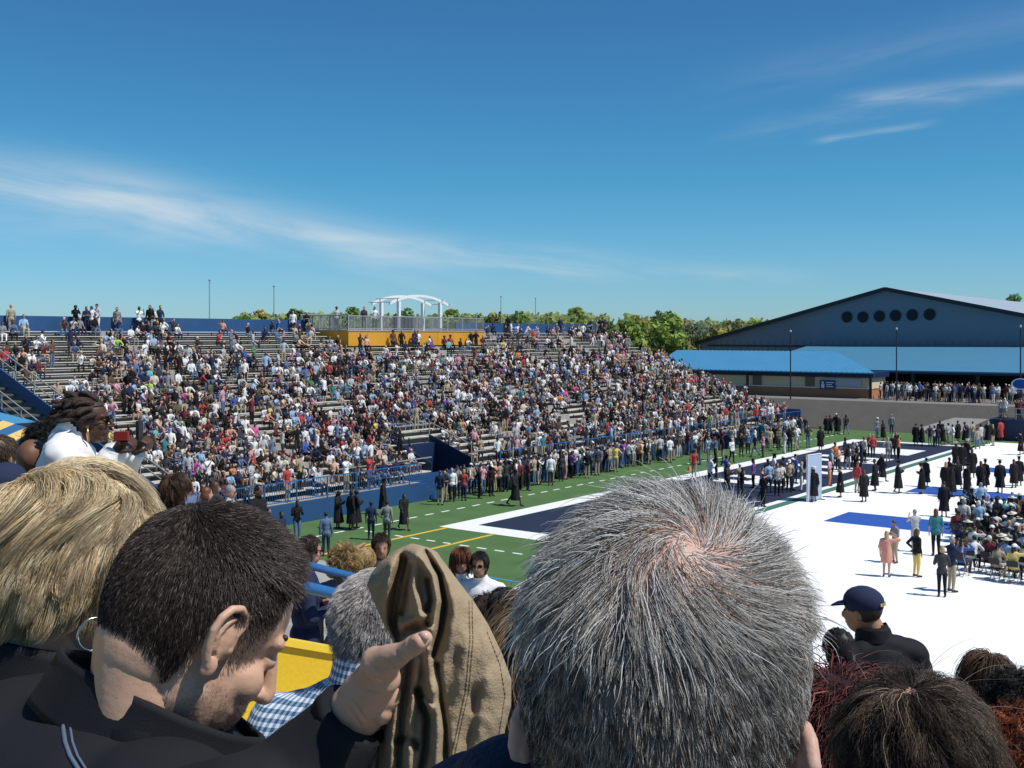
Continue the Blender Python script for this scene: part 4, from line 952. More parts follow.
# walkway spectators behind the blue front railing (left part)
for k in range(22):
    u = 30.6+k*.64+rnd.uniform(-.15, .15)
    if u > 44.7: break
    if rnd.random() < .7:
        ps = rnd.choice(('sit', 'sit', 'sit', 'stand', 'photo', 'sitchin'))
        z = 1.005+(.45 if ps.startswith('sit') else 0)
        p = UV(u, 41.0 if ps.startswith('sit') else 40.5, z)
        person(p, rnd.uniform(-.3, .3), ps, rnd.choice(('navy', 'black', 'charcoal', 'white', 'light grey', 'maroon', 'red')), zone='behind blue front railing', group=GR_P)
        if ps.startswith('sit'):
            c_ = chair(UV(u, 41.0, 1.005), 0); tag(c_, 'black folding chair under a spectator behind the blue front railing', 'chair', 'folding chairs behind the front railing')
n_named = len(ALL)
# ------------------------------------------------------------------ the packed crowd of the stand: far too many to part
PAL = list(CM.items()); PI_ = {k: i for i, (k, _) in enumerate(PAL)}
CR = [m for _, m in PAL]; SKI = {k: len(CR)+i for i, k in enumerate(SK)}; CR += list(SK.values()); HRI = {k: len(CR)+i for i, k in enumerate(HM)}; CR += list(HM.values()); SHI = len(CR); CR.append(m_shoe)
cV = []; cF = []; cM = []; off = 0
def crowd_add(pos, ang, ps, s, top=None, bot=None):
    global off
    v, f, rg = LOW[ps]; c, q = cos(ang)*s, sin(ang)*s
    x = v.copy(); x[:, 0] = v[:, 0]*c-v[:, 1]*q+pos[0]; x[:, 1] = v[:, 0]*q+v[:, 1]*c+pos[1]; x[:, 2] = v[:, 2]*s+pos[2]
    skn = pick(SKW); hr = pick(HAIRW) if skn in ('fair', 'rosy', 'tan') else 'black'
    t = PI_[top or pick(TOPW)]; bt = PI_[bot or pick(BOTW)]; sk = SKI[skn]; h = HRI[hr] if rnd.random() > .07 else PI_['white']
    slv = rnd.random() < .5; shorts = rnd.random() < .2
    lut = [sk, sk, t, t, t, t if slv else sk, sk, bt, sk if shorts else bt, SHI, h]
    cV.append(x); cF.append(f+off); cM.append(np.array(lut)[rg]); off += len(v)
BARE = [(205, 336, 28, 7), (45, 336, 40, 7), (68, 362, 16, 12), (38, 380, 14, 7), (120, 418, 17, 9), (120, 352, 12, 5), (270, 350, 24, 10), (280, 380, 18, 5), (330, 402, 20, 8), (245, 372, 14, 5), (418, 428, 22, 7), (452, 352, 24, 5), (425, 372, 18, 4), (540, 352, 22, 7), (545, 336, 30, 5), (582, 345, 26, 5), (572, 415, 9, 18), (490, 438, 13, 7), (462, 437, 9, 10), (540, 440, 8, 6), (706, 400, 16, 6), (640, 352, 22, 4), (746, 418, 12, 6), (610, 380, 8, 6), (700, 388, 9, 4), (155, 470, 12, 8), (215, 350, 14, 5), (500, 395, 10, 5), (690, 372, 8, 5), (100, 385, 9, 5)]
def dens(px, py, i, u):
    d = .84 if i < 13 else .76 if i < 20 else .52
    if i > 23: d = .34
    if px < 70: d *= .75
    for (x, y, a, b_) in BARE:
        q = ((px-x)/a)**2+((py-y)/b_)**2
        if q < 1: d *= .10
        elif q < 1.5: d *= .5
    if i > 19 and 56.5 < u < 75.5: d *= .22 if i > 20 else .6
    n_ = noise.noise(Vector((u*.22, i*.33, 3)))
    return d*(1+.55*n_)
cnt = 0
for i in range(NR):
    for (a, c) in row_spans(i):
        u = a+.5
        while u < c-.3:
            aisle = any(ua-.1 < u < ua+1.2 for ua in (39.0, 57.6, 66.5, 77, 87.5))
            v = rv(i)+.52; p = UV(u, v, rz_(i)+.445)
            d = cos(YAW)*u+sin(YAW)*v; px = 512+F*(sin(YAW)*u-cos(YAW)*v)/d; py = HOR+F*(CZ-p.z-.4)/d
            q = dens(px, py, i, u)*(.25 if aisle else 1)
            if rnd.random() < q:
                if rnd.random() < .07 or aisle: crowd_add(UV(u, rv(i)+.2, rz_(i)+.005), rnd.uniform(-.7, .7), rnd.choice(('stand', 'hip', 'folded', 'photo', 'reach', 'shade')), rnd.uniform(.92, 1.05))
                else: crowd_add(p+Vector((rnd.uniform(-.05, .05), 0, 0)), rnd.gauss(0, .45), rnd.choice(('sit', 'sit', 'sitchin', 'sitchin', 'sitlean', 'sitlean', 'sitlean', 'sitshade', 'sitphoto')), rnd.choice((1, 1, 1, 1, .82))*rnd.uniform(.90, 1.08))
                cnt += 1
            u += rnd.uniform(.44, .60)
# walkway and rail on the right part, concourse and raised platform
for k in range(70):
    u = 52.5+k*.65
    if u > 97.5: break
    if rnd.random() < .75: crowd_add(UV(u, rnd.uniform(40.5, 41.3), 1.105), rnd.uniform(-.6, .6), rnd.choice(('stand', 'hip', 'folded', 'photo')), rnd.uniform(.92, 1.05))
for k in range(150):
    v = rnd.uniform(17, 37.5); u = rnd.choice((110.6, 111.2, 111.9, 112.8, 114, 115.5))+rnd.uniform(-.2, .2)
    crowd_add(UV(u, v, 2.605), pi*1.5+rnd.gauss(0, .8), rnd.choice(('stand', 'hip', 'folded', 'photo', 'reach')), rnd.uniform(.92, 1.05), rnd.choice((None, None, 'white', 'black', 'navy')))
for k in range(46):
    crowd_add(UV(rnd.uniform(101.4, 103.4), rnd.uniform(12, 24), 1.835), pi*1.5+rnd.gauss(0, .6), rnd.choice(('stand', 'hip', 'folded', 'photo')), rnd.uniform(.92, 1.05))
for k in range(120):                              # the fringe of the crowd spilling onto the turf along the front wall
    u = rnd.uniform(46, 97.5); crowd_add(UV(u, rnd.uniform(38.7, 39.75)-(.5 if 80 < u < 83 else 0), .005), rnd.gauss(0, 1.3), rnd.choice(('stand', 'hip', 'folded', 'photo', 'hold', 'reach')), rnd.uniform(.9, 1.05))
for (u, v, px) in SEATS[62:]: crowd_add(UV(u, v, .46), R(75)+rnd.gauss(0, .2), rnd.choice(('sit', 'sit', 'sitchin', 'sitlean')), rnd.uniform(.92, 1.05))
CRF = np.concatenate(cF); me = bulk('crowd', np.concatenate(cV), CRF, None, np.concatenate(cM))
crowd = link('crowd', me, CR, smooth=True); crowd['kind'] = 'stuff'; tag(crowd, 'packed crowd of seated spectators filling the far bleachers and spilling to their front rail and concourse', 'crowd')
print('named people', n_named, 'crowd', cnt, len(CRF))
# ================================================================== THE NEAREST PEOPLE
m_strand = attr_mat('hair_strand', .5, .35)
m_scalp = {}
def near_pose(headw, ang, J, arms=None, floor=None, head_scale=1.0):
    """place pose J so that its head sits at a point of space, feet on the near stand"""
    fl_ = floor_near(headw) if floor is None else floor
    s = (headw.z-fl_)/J['head'].z
    if s > 1.09:                                  # stands on a raised step of the stand
        s = 1.06; zt = headw.z-s*J['head'].z; bs_ = MB(); bs_.box((headw.x-.3, headw.y-.3, fl_-.4), (headw.x+.3, headw.y+.3, zt)); rel(bs_.build('raised_step', m_conc), ns)
    Rz = Matrix.Rotation(ang, 4, 'Z'); M = Matrix.Translation(headw) @ Rz @ Matrix.Scale(s, 4) @ Matrix.Translation(-J['head'])
    inv = M.inverted()
    if arms:
        for s_, pts in arms.items():
            for nm, p in zip('ewh', pts): J[nm+s_] = inv @ p
    return M, inv, s
def earmb(mb, q, dz=0.0):
    def e(x, z, o=0.0): return (x, q*(.074+(.012-x)*.42+o), z+dz)
    mb.tube([e(*p) for p in ((.004, .000, -.004), (.010, .010), (.013, .021), (.008, .030), (-.003, .034), (-.014, .029), (-.020, .018), (-.021, .004), (-.016, -.010), (-.010, -.021), (-.003, -.029))], [.003, .0036, .004, .0042, .0044, .0046, .0046, .0044, .0042, .0044, .005], 8)
    mb.ellip(e(-.001, -.028), (.009, .0045, .011), None, 10, 8)
    mb.tube([e(*p) for p in ((-.002, .024, -.002), (-.010, .014, -.001), (-.012, .002, -.001), (-.007, -.010, -.001), (.001, -.016, -.001))], [.003, .0034, .0036, .0036, .003], 8)
    mb.ellip(e(-.005, .002, -.006), (.019, .004, .030), Matrix.Rotation(-.38*q, 3, 'Z'), 12, 8)
    mb.ellip(e(.010, -.006, .001), (.005, .0045, .006), None, 8, 6); mb.ellip((.0, q*.070, dz), (.017, .012, .026), None, 10, 8)
def head_hi(ear_dz=0.0, brow=1.0, jaw=1.0, vox=.0032):
    mb = MB()
    mb.ellip((-.008, 0, .03), (.0965, .076, .091), None, 24, 16); mb.ellip((.022, 0, -.04), (.072, .064*jaw, .078), None, 20, 14); mb.ellip((.050, 0, -.052), (.046, .050*jaw, .050), None, 18, 12); mb.ellip((.050, 0, -.085), (.034, .040*jaw, .028), None); mb.ellip((-.03, 0, -.035), (.06, .058, .06), None)
    mb.ellip((.070, 0, -.098), (.019, .022, .016), None); mb.capsule((.012, .050*jaw, -.055), (.055, .030*jaw, -.096), .016, .014); mb.capsule((.012, -.050*jaw, -.055), (.055, -.030*jaw, -.096), .016, .014)
    mb.capsule((.088, 0, .020), (.113, 0, -.026), .0085, .0105); mb.ellip((.110, 0, -.031), (.014, .012, .010), None); mb.ellip((.096, .012, -.033), (.010, .008, .007), None); mb.ellip((.096, -.012, -.033), (.010, .008, .007), None)
    mb.capsule((.084, .010, .024), (.070, .046, .022), .010*brow, .009*brow); mb.capsule((.084, -.010, .024), (.070, -.046, .022), .010*brow, .009*brow)
    for q in (1, -1):
        mb.ellip((.056, q*.040, -.026), (.026, .024, .024), None); mb.ellip((.074, q*.031, .003), (.0135, .016, .011), None)
    mb.capsule((.086, .017, -.058), (.086, -.017, -.058), .0065, .0065); mb.capsule((.084, .015, -.067), (.084, -.015, -.067), .007, .007)
    head = unify(mb, vox, 5)
    eb = MB(); earmb(eb, 1, ear_dz); e1 = unify(eb, .0017, 3); eb = MB(); earmb(eb, -1, ear_dz); e2 = unify(eb, .0017, 3)
    return [head, e1, e2]
HC0 = np.array([-.008, 0, .03]); HRAD = np.array([.0975, .077, .092])
def surf(d, off=0.0):
    r = np.tile(HRAD, (len(d), 1)); r[:, 2] = np.where(d[:, 2] < 0, .118, .092)
    p = HC0+d*(r+np.asarray(off).reshape(-1, 1) if np.ndim(off) else r+off); n = d/r; n /= np.linalg.norm(n, axis=1)[:, None]; return p, n
def nrm(a): return a/(np.linalg.norm(a, axis=-1, keepdims=True)+1e-9)
def strands(n, mask, length, flow, seed, K=7, rad=.0005, lift=.35, stiff=.35, curl=.15, clear=.012, clump=.6, ng=300, tone=None, spread=.0, wave=0.0, wavef=9.0):
    rs = np.random.RandomState(seed)
    d = nrm(rs.normal(size=(n*6, 3))); d = d[mask(d, rs)][:n]; n = len(d)
    root, nor = surf(d, .002)
    g = rs.choice(n, min(ng, n), replace=False)
    # nearest guide of every strand
    near = np.empty(n, int)
    for a in range(0, n, 4000): near[a:a+4000] = np.argmax(d[a:a+4000].astype('f') @ d[g].T.astype('f'), 1)
    def grow(root, nor, ids, jit):
        m = len(root); L = length(d[ids], rs)*(1+jit*rs.normal(size=m)); L = np.clip(L, .003, None)[:, None]
        pts = [root]; dr = nrm(nor*lift+flow(root, nor, 0.0)*(1-lift)+curl*.5*rs.normal(size=(m, 3)))
        p = root.copy(); cl_ = clear*(.5+rs.rand(m))[:, None]
        for k in range(K):
            t = (k+1)/K; f = flow(p, nrm((p-HC0)/HRAD**2), t)
            dr = nrm(dr*(1-stiff)+f*stiff+curl*rs.normal(size=(m, 3))*.5); p = p+dr*L/K
            rr = np.where((p[:, 2:3]-HC0[2]) < 0, [[HRAD[0], HRAD[1], .118]], [HRAD])+cl_*min(1, t*1.5)
            q = (p-HC0)/rr; qn = np.linalg.norm(q, axis=1)[:, None]; p = np.where(qn < 1, HC0+q/np.maximum(qn, .2)*rr, p)
            pts.append(p)
        return np.stack(pts, 1)
    own = grow(root, nor, np.arange(n), .18)
    G_ = own[g]
    t = np.linspace(0, 1, K+1)[None, :, None]
    follow = G_[near]+(root-root[g][near])[:, None, :]*(1-clump*t)+spread*rs.normal(size=(n, 1, 3))*t
    wgt = clump*t; pts = own*(1-wgt)+follow*wgt
    if wave:
        ph = rs.rand(len(g))[near][:, None, None]*6.28+rs.normal(size=(n, 1, 1))*.5; ax = nrm(rs.normal(size=(n, 1, 3))); ax2 = nrm(rs.normal(size=(n, 1, 3)))
        pts = pts+wave*t*(np.sin(ph+t*wavef*2)*ax+np.cos(ph+t*wavef*2)*ax2)
    T = np.gradient(pts, axis=1); T = nrm(T); O = nrm(pts-HC0); S = nrm(np.cross(T, O)); U = np.cross(S, T)
    r = rad*(.7+.6*rs.rand(n))[:, None, None]*(1-.75*t**2)
    ring = np.stack([pts+r*(S*cos(a)+U*sin(a)) for a in (pi/2, pi/2+2.094, pi/2+4.189)], 2)
    V = ring.reshape(-1, 3); base = (np.arange(n)*(K+1)*3)[:, None, None]+(np.arange(K)*3)[None, :, None]; j = np.arange(3)[None, None, :]; j2 = (j+1) % 3
    Q = np.stack([base+j, base+j2, base+3+j2, base+3+j], -1).reshape(-1, 4)
    C = tone(root, d, rs); gt = (1+.22*rs.normal(size=len(g)))[near][:, None]
    C = np.clip(C*gt, .004, .95)
    return V, Q, np.repeat(C, (K+1)*3, 0)
def hair_obj(parts, H, parent, name='hair'):
    off = 0; Vs = []; Qs = []; Ts = []
    for V, Q, T in parts: Vs.append(V); Qs.append(Q+off); Ts.append(T); off += len(V)
    me = bulk(name, np.concatenate(Vs), np.concatenate(Qs), np.concatenate(Ts)); o = link(name, me, m_strand, parent, smooth=True); o.matrix_local = H; return o
def shell(keep, off, color, H, parent, amp=.003, fq=30, rough=.6, nm='hair', nseg=80):
    vs = []; ok = []; fs = []
    for i in range(nseg//2+1):
        th = max(.03, pi*i/(nseg//2))
        for j in range(nseg):
            d = np.array([[sin(th)*cos(2*pi*j/nseg), sin(th)*sin(2*pi*j/nseg), cos(th)]])
            p, n_ = surf(d, 0.0); k = keep(d[0]); o_ = off*min(1, max(0, k)*6) if k < .17 else off
            p = p[0]+n_[0]*(o_+(amp*noise.noise(Vector(p[0])*fq) if o_ > 0 else 0)); vs.append(tuple(p)); ok.append(k > 0)
    for i in range(nseg//2):
        for j in range(nseg):
            f = (i*nseg+j, (i+1)*nseg+j, (i+1)*nseg+(j+1) % nseg, i*nseg+(j+1) % nseg)
            if sum(ok[a] for a in f) >= 3: fs.append(f)
    if ok[0]: fs.append(tuple(range(nseg)))
    me = bpy.data.meshes.new(nm); me.from_pydata(vs, [], fs); me.update()
    o = link(nm, me, mat('hair_mass_%02x%02x%02x' % tuple(int(255*c**.5) for c in color), color, rough, .35, 60), parent, smooth=True, fix=True); o.matrix_local = H; return o
def hang(gl, cr=(-.035, 0, .12)):
    cr = np.array(cr)
    def f(p, n_, t):
        v = p-cr; tg = nrm(v-n_*(v*n_).sum(1)[:, None]); dn = np.clip((np.linalg.norm(v, axis=1)[:, None]-.03)/.09, 0, 1); return nrm(tg*(1-.6*dn)+gl*dn+n_*.2*(1-t))
    return f
def tones(*cw):
    cols = np.array([c for c, _ in cw]); w_ = np.array([x for _, x in cw], float); w_ /= w_.sum()
    def f(root, d, rs): return cols[rs.choice(len(cols), len(d), p=w_)]*(1+.15*rs.normal(size=(len(d), 1)))
    return f
m_fab = {'black': mat('jacket_black', (.010, .011, .014), .8, .25, 9, spec=.25, bump=.08, bscale=420), 'navy': mat('jacket_navy', (.012, .018, .04), .75, .2, 9, bump=.25, bscale=200), 'khaki': mat('khaki_twill', (.345, .262, .168), .9, .10, 14, spec=.15, bump=.25, bscale=420)}
def skinmat(nm, c): 
    m = mat('skin_'+nm, c, .5, .20, 34, spec=.35, bump=.05, bscale=160); b_ = m.node_tree.nodes['Principled BSDF']
    b_.inputs['Subsurface Weight'].default_value = .12; b_.inputs['Subsurface Scale'].default_value = .01; b_.inputs['Subsurface Radius'].default_value = (1, .35, .2); return m
SF = skinmat('near_fair', (.55, .34, .235)); SR = skinmat('near_ruddy', (.53, .33, .26)); SD = skinmat('near_dark', (.075, .034, .020)); SB = skinmat('near_brown', (.17, .08, .045))
m_slot = mat('eye_white', (.6, .58, .55), .3)
import time as _t; _T0 = _t.time()
def fg(headw, ang, J, skin, garments, floor=None, arms=None, hi=True, vox=.008, extra=(), label='', hs=1.0, earz=0.0, jaw=1.0, group=None, cut=None, nape=.060):
    M, inv, s = near_pose(headw, ang, J, arms, floor)
    print('near', label[:40], 'scale', round(s, 2), round(_t.time()-_T0, 1))
    mb = bodymb(J, head=not hi); me = unify(mb, vox/s, 6); rg = regions(me, J)
    H = headframe(J, hs/s if hi else 1.0)
    parts = [(me, None)]
    if hi:
        nb = MB(); nb.capsule(H @ V3(-.038, 0, -.045), J['base']+V3(-.01, 0, .01), nape, nape*1.1, 18); nb.capsule(H @ V3(-.01, 0, -.05), J['base']+V3(.02, 0, .0), nape*.9, nape, 18)
        parts += [(x, H) for x in head_hi(earz, jaw=jaw)]+[(unify(nb, .008, 4), None)]
    parts += [(x, inv) for x in extra]
    body = join(parts, 'person'); body.polygons.foreach_set('use_smooth', [True]*len(body.polygons))
    o = link('person', body, skin); o.matrix_world = M
    for nm, keep, off, amp, m in garments:
        g = garment(me, rg, keep, off/s, nm, amp/s, 11, len(label)); 
        link(nm, g, m, o, smooth=True)
    if hi:
        b_ = MB(); 
        for q in (1, -1): b_.ellip((.0765, q*.031, .003), (.0062, .0125, .0036), None, 10, 8)
        e_ = b_.build('eye', m_eye, o, smooth=True); e_.matrix_local = H
    tag(o, label, 'person', group)
    o['_H'] = 0; del o['_H']
    return o, H, M, inv, J
def child_world(o, inv, mb, nm, m, smooth=True):     # a part given in world coordinates
    for i, v in enumerate(mb.v): mb.v[i] = tuple(inv @ Vector(v))
    return mb.build(nm, m, o, smooth=smooth)
def glocal(ang, pitch=0.0): 
    return np.array((Matrix.Rotation(ang, 3, 'Z') @ Matrix.Rotation(pitch, 3, 'Y')).inverted() @ Vector((0, 0, -1)))
def collar(o, J, m, r0=.082, r1=.070, h=.06, tilt=.25, th=.006, nm='collar', dz=-.01, openf=0.0):
    c = J['neck']+V3(.0, 0, dz-.03); vs = []; fs = []; n = 40; rows = 7
    for k in range(rows*2):
        kk = k if k < rows else 2*rows-1-k; t = kk/(rows-1); ins = 0 if k < rows else th
        for j in range(n):
            a = 2*pi*j/n; rr = r0+(r1-r0)*t-ins+.003*noise.noise(Vector((cos(a)*2, sin(a)*2, t*2)))
            z = h*t-tilt*rr*cos(a)*1.0; vs.append((c.x+rr*1.06*cos(a), c.y+rr*sin(a), c.z+z))
    for k in range(rows*2-1):
        for j in range(n): fs.append((k*n+j, k*n+(j+1) % n, (k+1)*n+(j+1) % n, (k+1)*n+j))
    b = MB(); b.add(vs, fs); return b.build(nm, m, o, smooth=True)
CLOTHES = ('torso', 'uarm', 'farm', 'pel')
m_jeans = CM['denim blue']; m_dtr = CM['charcoal']

# ---- grey-haired man, nearest, seen from behind
gE = face(67); JE = pose(hyaw=.0, hpitch=.12)
hE = P(667, 704, .665)
E, HE, ME, iE, JE = fg(hE, gE, JE, SR, [('jacket', CLOTHES, .03, .012, m_fab['navy']), ('trousers', ('pel', 'thigh', 'shin'), .012, .006, m_dtr)], hs=1.02, earz=-.036, label='grey haired man with thinning crown seen from behind, nearest to the viewer')
collar(E, JE, m_fab['navy'], .095, .09, .085, .12, .014, dz=.0)
hd_ = MB(); hd_.ellip(P(512, 790, .70), (.040, .045, .034)); hd_.ellip(P(486, 802, .72), (.05, .05, .030)); hd_.ellip(P(540, 800, .69), (.035, .04, .034)); hd_ = unify(hd_, .005, 6)
v_, f_ = arr(hd_); sm = MB(); sm.add([Vector(a)+Vector((0, 0, .003*noise.noise(Vector(a)*45))) for a in v_], f_); child_world(E, iE, sm, 'hood', m_fab['navy'])
gl = glocal(gE, .12)
wh = np.array([-.064, -.030, .099])                    # the whorl at the back of the crown
def whorl(p, n_, t):
    v = p-wh; dist = np.linalg.norm(v, axis=1)[:, None]; tg = nrm(v-n_*(v*n_).sum(1)[:, None]); sw = np.cross(n_, tg)
    k = np.exp(-dist/.07)*1.5; sidew = np.concatenate([np.zeros((len(p), 2)), np.zeros((len(p), 1))], 1); sidew[:, 1] = np.sign(p[:, 1])*.35*(p[:, 2] > .05); f = nrm(tg+sw*k+sidew)
    down = np.clip((dist-.05)/.08, 0, 1); return nrm(f*(1-.5*down)+gl*.5*down+n_*.14*np.exp(-t*.8)*(1-.4*down))
def maskE(d, rs):
    p, _ = surf(d); ds = np.linalg.norm(p-wh, axis=1); bald = np.clip((ds-.006)/.078, .24, 1)
    dn = np.where(p[:, 2] > .06, bald, 1.0); return (rs.rand(len(d)) < dn) & (p[:, 2] > -.085) & ~((p[:, 0] > .045) & (p[:, 2] < .075)) & ~((p[:, 0] > -.030) & (p[:, 2] < -.012) & (p[:, 1] < 0)) & ~((p[:, 0] > .012) & (p[:, 2] < -.0))
def toneE(root, d, rs):  # salt-and-pepper strands, with shade put in toward the bottom and left
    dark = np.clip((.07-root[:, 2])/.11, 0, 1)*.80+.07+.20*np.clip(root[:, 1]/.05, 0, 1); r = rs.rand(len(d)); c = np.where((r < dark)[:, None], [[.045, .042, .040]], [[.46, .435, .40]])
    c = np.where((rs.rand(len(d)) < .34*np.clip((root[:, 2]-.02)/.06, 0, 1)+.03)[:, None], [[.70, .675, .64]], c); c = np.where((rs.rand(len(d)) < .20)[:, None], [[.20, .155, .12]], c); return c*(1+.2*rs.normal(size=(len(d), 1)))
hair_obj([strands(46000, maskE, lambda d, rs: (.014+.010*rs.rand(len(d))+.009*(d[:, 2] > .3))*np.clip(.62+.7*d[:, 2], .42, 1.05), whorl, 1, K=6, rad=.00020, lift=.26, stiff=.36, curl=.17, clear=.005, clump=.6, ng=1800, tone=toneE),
          strands(900, lambda d, rs: (d[:, 2] > .15) & (d[:, 0] < .5), lambda d, rs: .020+.014*rs.rand(len(d)), whorl, 2, K=7, rad=.00028, lift=.6, stiff=.25, curl=.25, clear=.010, clump=.2, ng=300, tone=tones(((.6, .6, .58), 2), ((.35, .34, .33), 1)))], HE, E)
shell(lambda d: min((-.0+.62-np.linalg.norm(0)) if d[2] < .35 and d[0] < .35 else (np.linalg.norm(HC0+d*HRAD-wh)-.075)*3 if d[0] < .6 else -.1, .3 if d[2] > -.88 and not (d[0] > -.30 and d[2] < -.36 and d[1] < 0) else -1), .0035, (.075, .07, .066), HE, E, .002)

# ---- dark-haired man bowing to the jacket in his hand
gB = face(36); JB = pose(hyaw=.0, hpitch=.61, lean=.26, aR='hold')
earB = P(225, 641, 1.08)
H3B = Matrix.Rotation(gB, 3, 'Z') @ Matrix.Rotation(.61, 3, 'Y')
hB = earB-H3B @ Vector((0, -.078, -.0))
hand = MB()
hp = lambda x, y, d: P(x, y, d-.035 if d < 1.09 else d+.04)
hand.capsule(hp(342, 726, 1.085), hp(359, 706, 1.07), .0235, .0225); hand.capsule(hp(355, 706, 1.07), hp(380, 677, 1.045), .0235, .019); hand.capsule(hp(364, 716, 1.075), hp(384, 694, 1.065), .019, .017)
hand.capsule(hp(361, 692, 1.06), hp(384, 664, 1.035), .0185, .0155); hand.capsule(hp(378, 664, 1.03), hp(400, 654, 1.01), .0165, .0108); hand.capsule(hp(400, 654, 1.01), hp(413, 646, 1.0), .0102, .0088); hand.capsule(hp(413, 646, 1.0), hp(425, 638, .998), .0096, .0072); hand.ellip(hp(418, 642, .994), (.008, .008, .008)); hand.capsule(hp(352, 700, 1.06), hp(378, 660, 1.028), .012, .010)
for k in range(4):
    y0 = 668+k*15; hand.capsule(hp(384-k*1, y0, 1.06), hp(402, y0+2, 1.105), .0105, .0095); hand.capsule(hp(402, y0+2, 1.105), hp(420-k*2, y0+6, 1.112), .0095, .009); hand.capsule(hp(420-k*2, y0+6, 1.112), hp(428-k*3, y0+12, 1.105), .009, .0078)
hmesh = unify(hand, .0015, 12)
CRS = [[(374, 666), (390, 671)], [(366, 675), (386, 682)], [(360, 688), (381, 694)], [(409, 641), (415, 652)], [(412, 640), (417, 650)], [(396, 650), (402, 662)], [(346, 704), (362, 728)], [(351, 699), (367, 722)], [(372, 664), (384, 676)], [(388, 660), (395, 670)]]
hn_ = vnormals(hmesh)
for xi_, x in enumerate(hmesh.vertices):
    q = x.co-Vector((0, 0, CZ)); dd = q.dot(HV); X, Y = 512+F*q.dot(RV)/dd, HOR-F*q.z/dd
    e = 0
    for (a_, b_) in CRS:
        t_ = max(0, min(1, ((X-a_[0])*(b_[0]-a_[0])+(Y-a_[1])*(b_[1]-a_[1]))/((b_[0]-a_[0])**2+(b_[1]-a_[1])**2))); ds = math.hypot(X-a_[0]-t_*(b_[0]-a_[0]), Y-a_[1]-t_*(b_[1]-a_[1]))
        e += math.exp(-(ds/1.3)**2)*.0016*(1-abs(2*t_-1)**4)
    x.co -= Vector(hn_[xi_])*(e-.0012*noise.noise(x.co*55))
armB = {'R': (P(238, 870, 1.0), P(330, 765, 1.06), P(342, 745, 1.052))}
B_, HB, MBx, iB, JB = fg(hB, gB, JB, SF, [('jacket', ('torso', 'uarm', 'pel', 'farm'), .016, .010, m_fab['black']), ('trousers', ('pel', 'thigh', 'shin'), .012, .006, m_dtr)], arms=armB, extra=[hmesh], label='dark short haired man in black jacket bowing over a khaki jacket in his hand', hs=.99, nape=.049)
nl = MB(); nl.ellip(P(423.5, 636.5, .9565), (.0058, .0038, .0048), None, 10, 6); child_world(B_, iB, nl, 'nail', mat('nail', (.6, .38, .30), .3))
# sleeve of the reaching arm, its cuff and the standing collar
sl2 = MB(); sl2.tube([P(170, 860, .98), P(245, 822, .99), P(294, 790, 1.03), P(328, 752, 1.04), P(351, 721, 1.042)], [.078, .064, .050, .041, .0345], 20)
sme = unify(sl2, .006, 4); v_, f_ = arr(sme); sm = MB()
n_s = vnormals(sme); sm.add([Vector(a)+Vector(b_)*(.0015*noise.noise(Vector(a)*30)+.007*noise.noise(Vector(a)*15)) for a, b_ in zip(v_, n_s)], f_); child_world(B_, iB, sm, 'sleeve', m_fab['black'])
cf = MB(); cf.tube([P(344, 726, 1.043), P(354, 715, 1.04)], [.0375, .0365], 20); child_world(B_, iB, cf, 'cuff', m_fab['black'])
def ring_collar(o, inv, c, a1, a2, down, m, grow=1.28, th=.007, n=56, rows=9, nm='collar', front=None):
    vs = []; fs = []
    for k in range(rows*2):
        kk = k if k < rows else 2*rows-1-k; t = kk/(rows-1); ins = 0 if k < rows else th
        for j in range(n):
            a = 2*pi*j/n; sc_ = 1+(grow-1)*t**1.4; e = a1*cos(a)+a2*sin(a); L = e.length
            vs.append(c+e*(sc_-ins/L)+down*t+Vector((0, 0, .004*noise.noise(Vector((cos(a)*2, sin(a)*2, t*3))))))
    for k in range(rows*2): 
        for j in range(n): fs.append((k*n+j, k*n+(j+1) % n, ((k+1) % (rows*2))*n+(j+1) % n, ((k+1) % (rows*2))*n+j))
    b = MB(); b.add(vs, fs); return child_world(o, inv, b, nm, m)
pa, pb_ = P(66, 650, 1.17), P(262, 742, 1.13); cB = (pa+pb_)/2; a1 = (pb_-pa)/2
a2 = (-HV*.088+Vector((0, 0, .026)))
ring_collar(B_, iB, cB+Vector((0, 0, .003)), a1*1.02, a2, Vector((0, 0, -.062))-RV*.016, m_fab['black'], 1.16)
# shoulders of the jacket, carried by the upper back
jm = MB(); sh = cB+Vector((0, 0, -.10))
jm.ellip(P(100, 812, 1.13), (.17, .17, .115), None, 20, 14); jm.ellip(P(165, 850, 1.03), (.10, .10, .10), None, 18, 12); jm.ellip(P(30, 795, 1.20), (.16, .16, .125), None, 18, 12); jm.capsule(P(165, 850, 1.03), P(235, 850, .99), .085, .07)
jm.capsule(P(72, 742, 1.16), P(185, 800, 1.13), .065, .062); jm.capsule(P(185, 800, 1.14), P(235, 805, 1.16), .05, .05); jm.ellip(P(20, 880, 1.2), (.2, .2, .2), None, 18, 12)
jme = unify(jm, .008, 10); v_, f_ = arr(jme); n_s = vnormals(jme); sm = MB()
sm.add([Vector(a)+Vector(b_)*(.0012*noise.noise(Vector(a)*26)+.009*noise.noise(Vector((a[0]*9, a[1]*9, a[2]*15)))) for a, b_ in zip(v_, n_s)], f_); child_world(B_, iB, sm, 'jacket_back', m_fab['black'])
from mathutils.bvhtree import BVHTree
bv = BVHTree.FromPolygons([Vector(x) for x in sm.v] if False else [MBx @ Vector(x) for x in sm.v], sm.f)
def on(bvh, px, py, lift=.0015):                        # nearest surface point seen at a pixel
    o_ = Vector((0, 0, CZ)); d_ = (P(px, py, 1)-o_).normalized(); h = bvh.ray_cast(o_, d_)
    return (h[0]-d_*lift) if h[0] else None
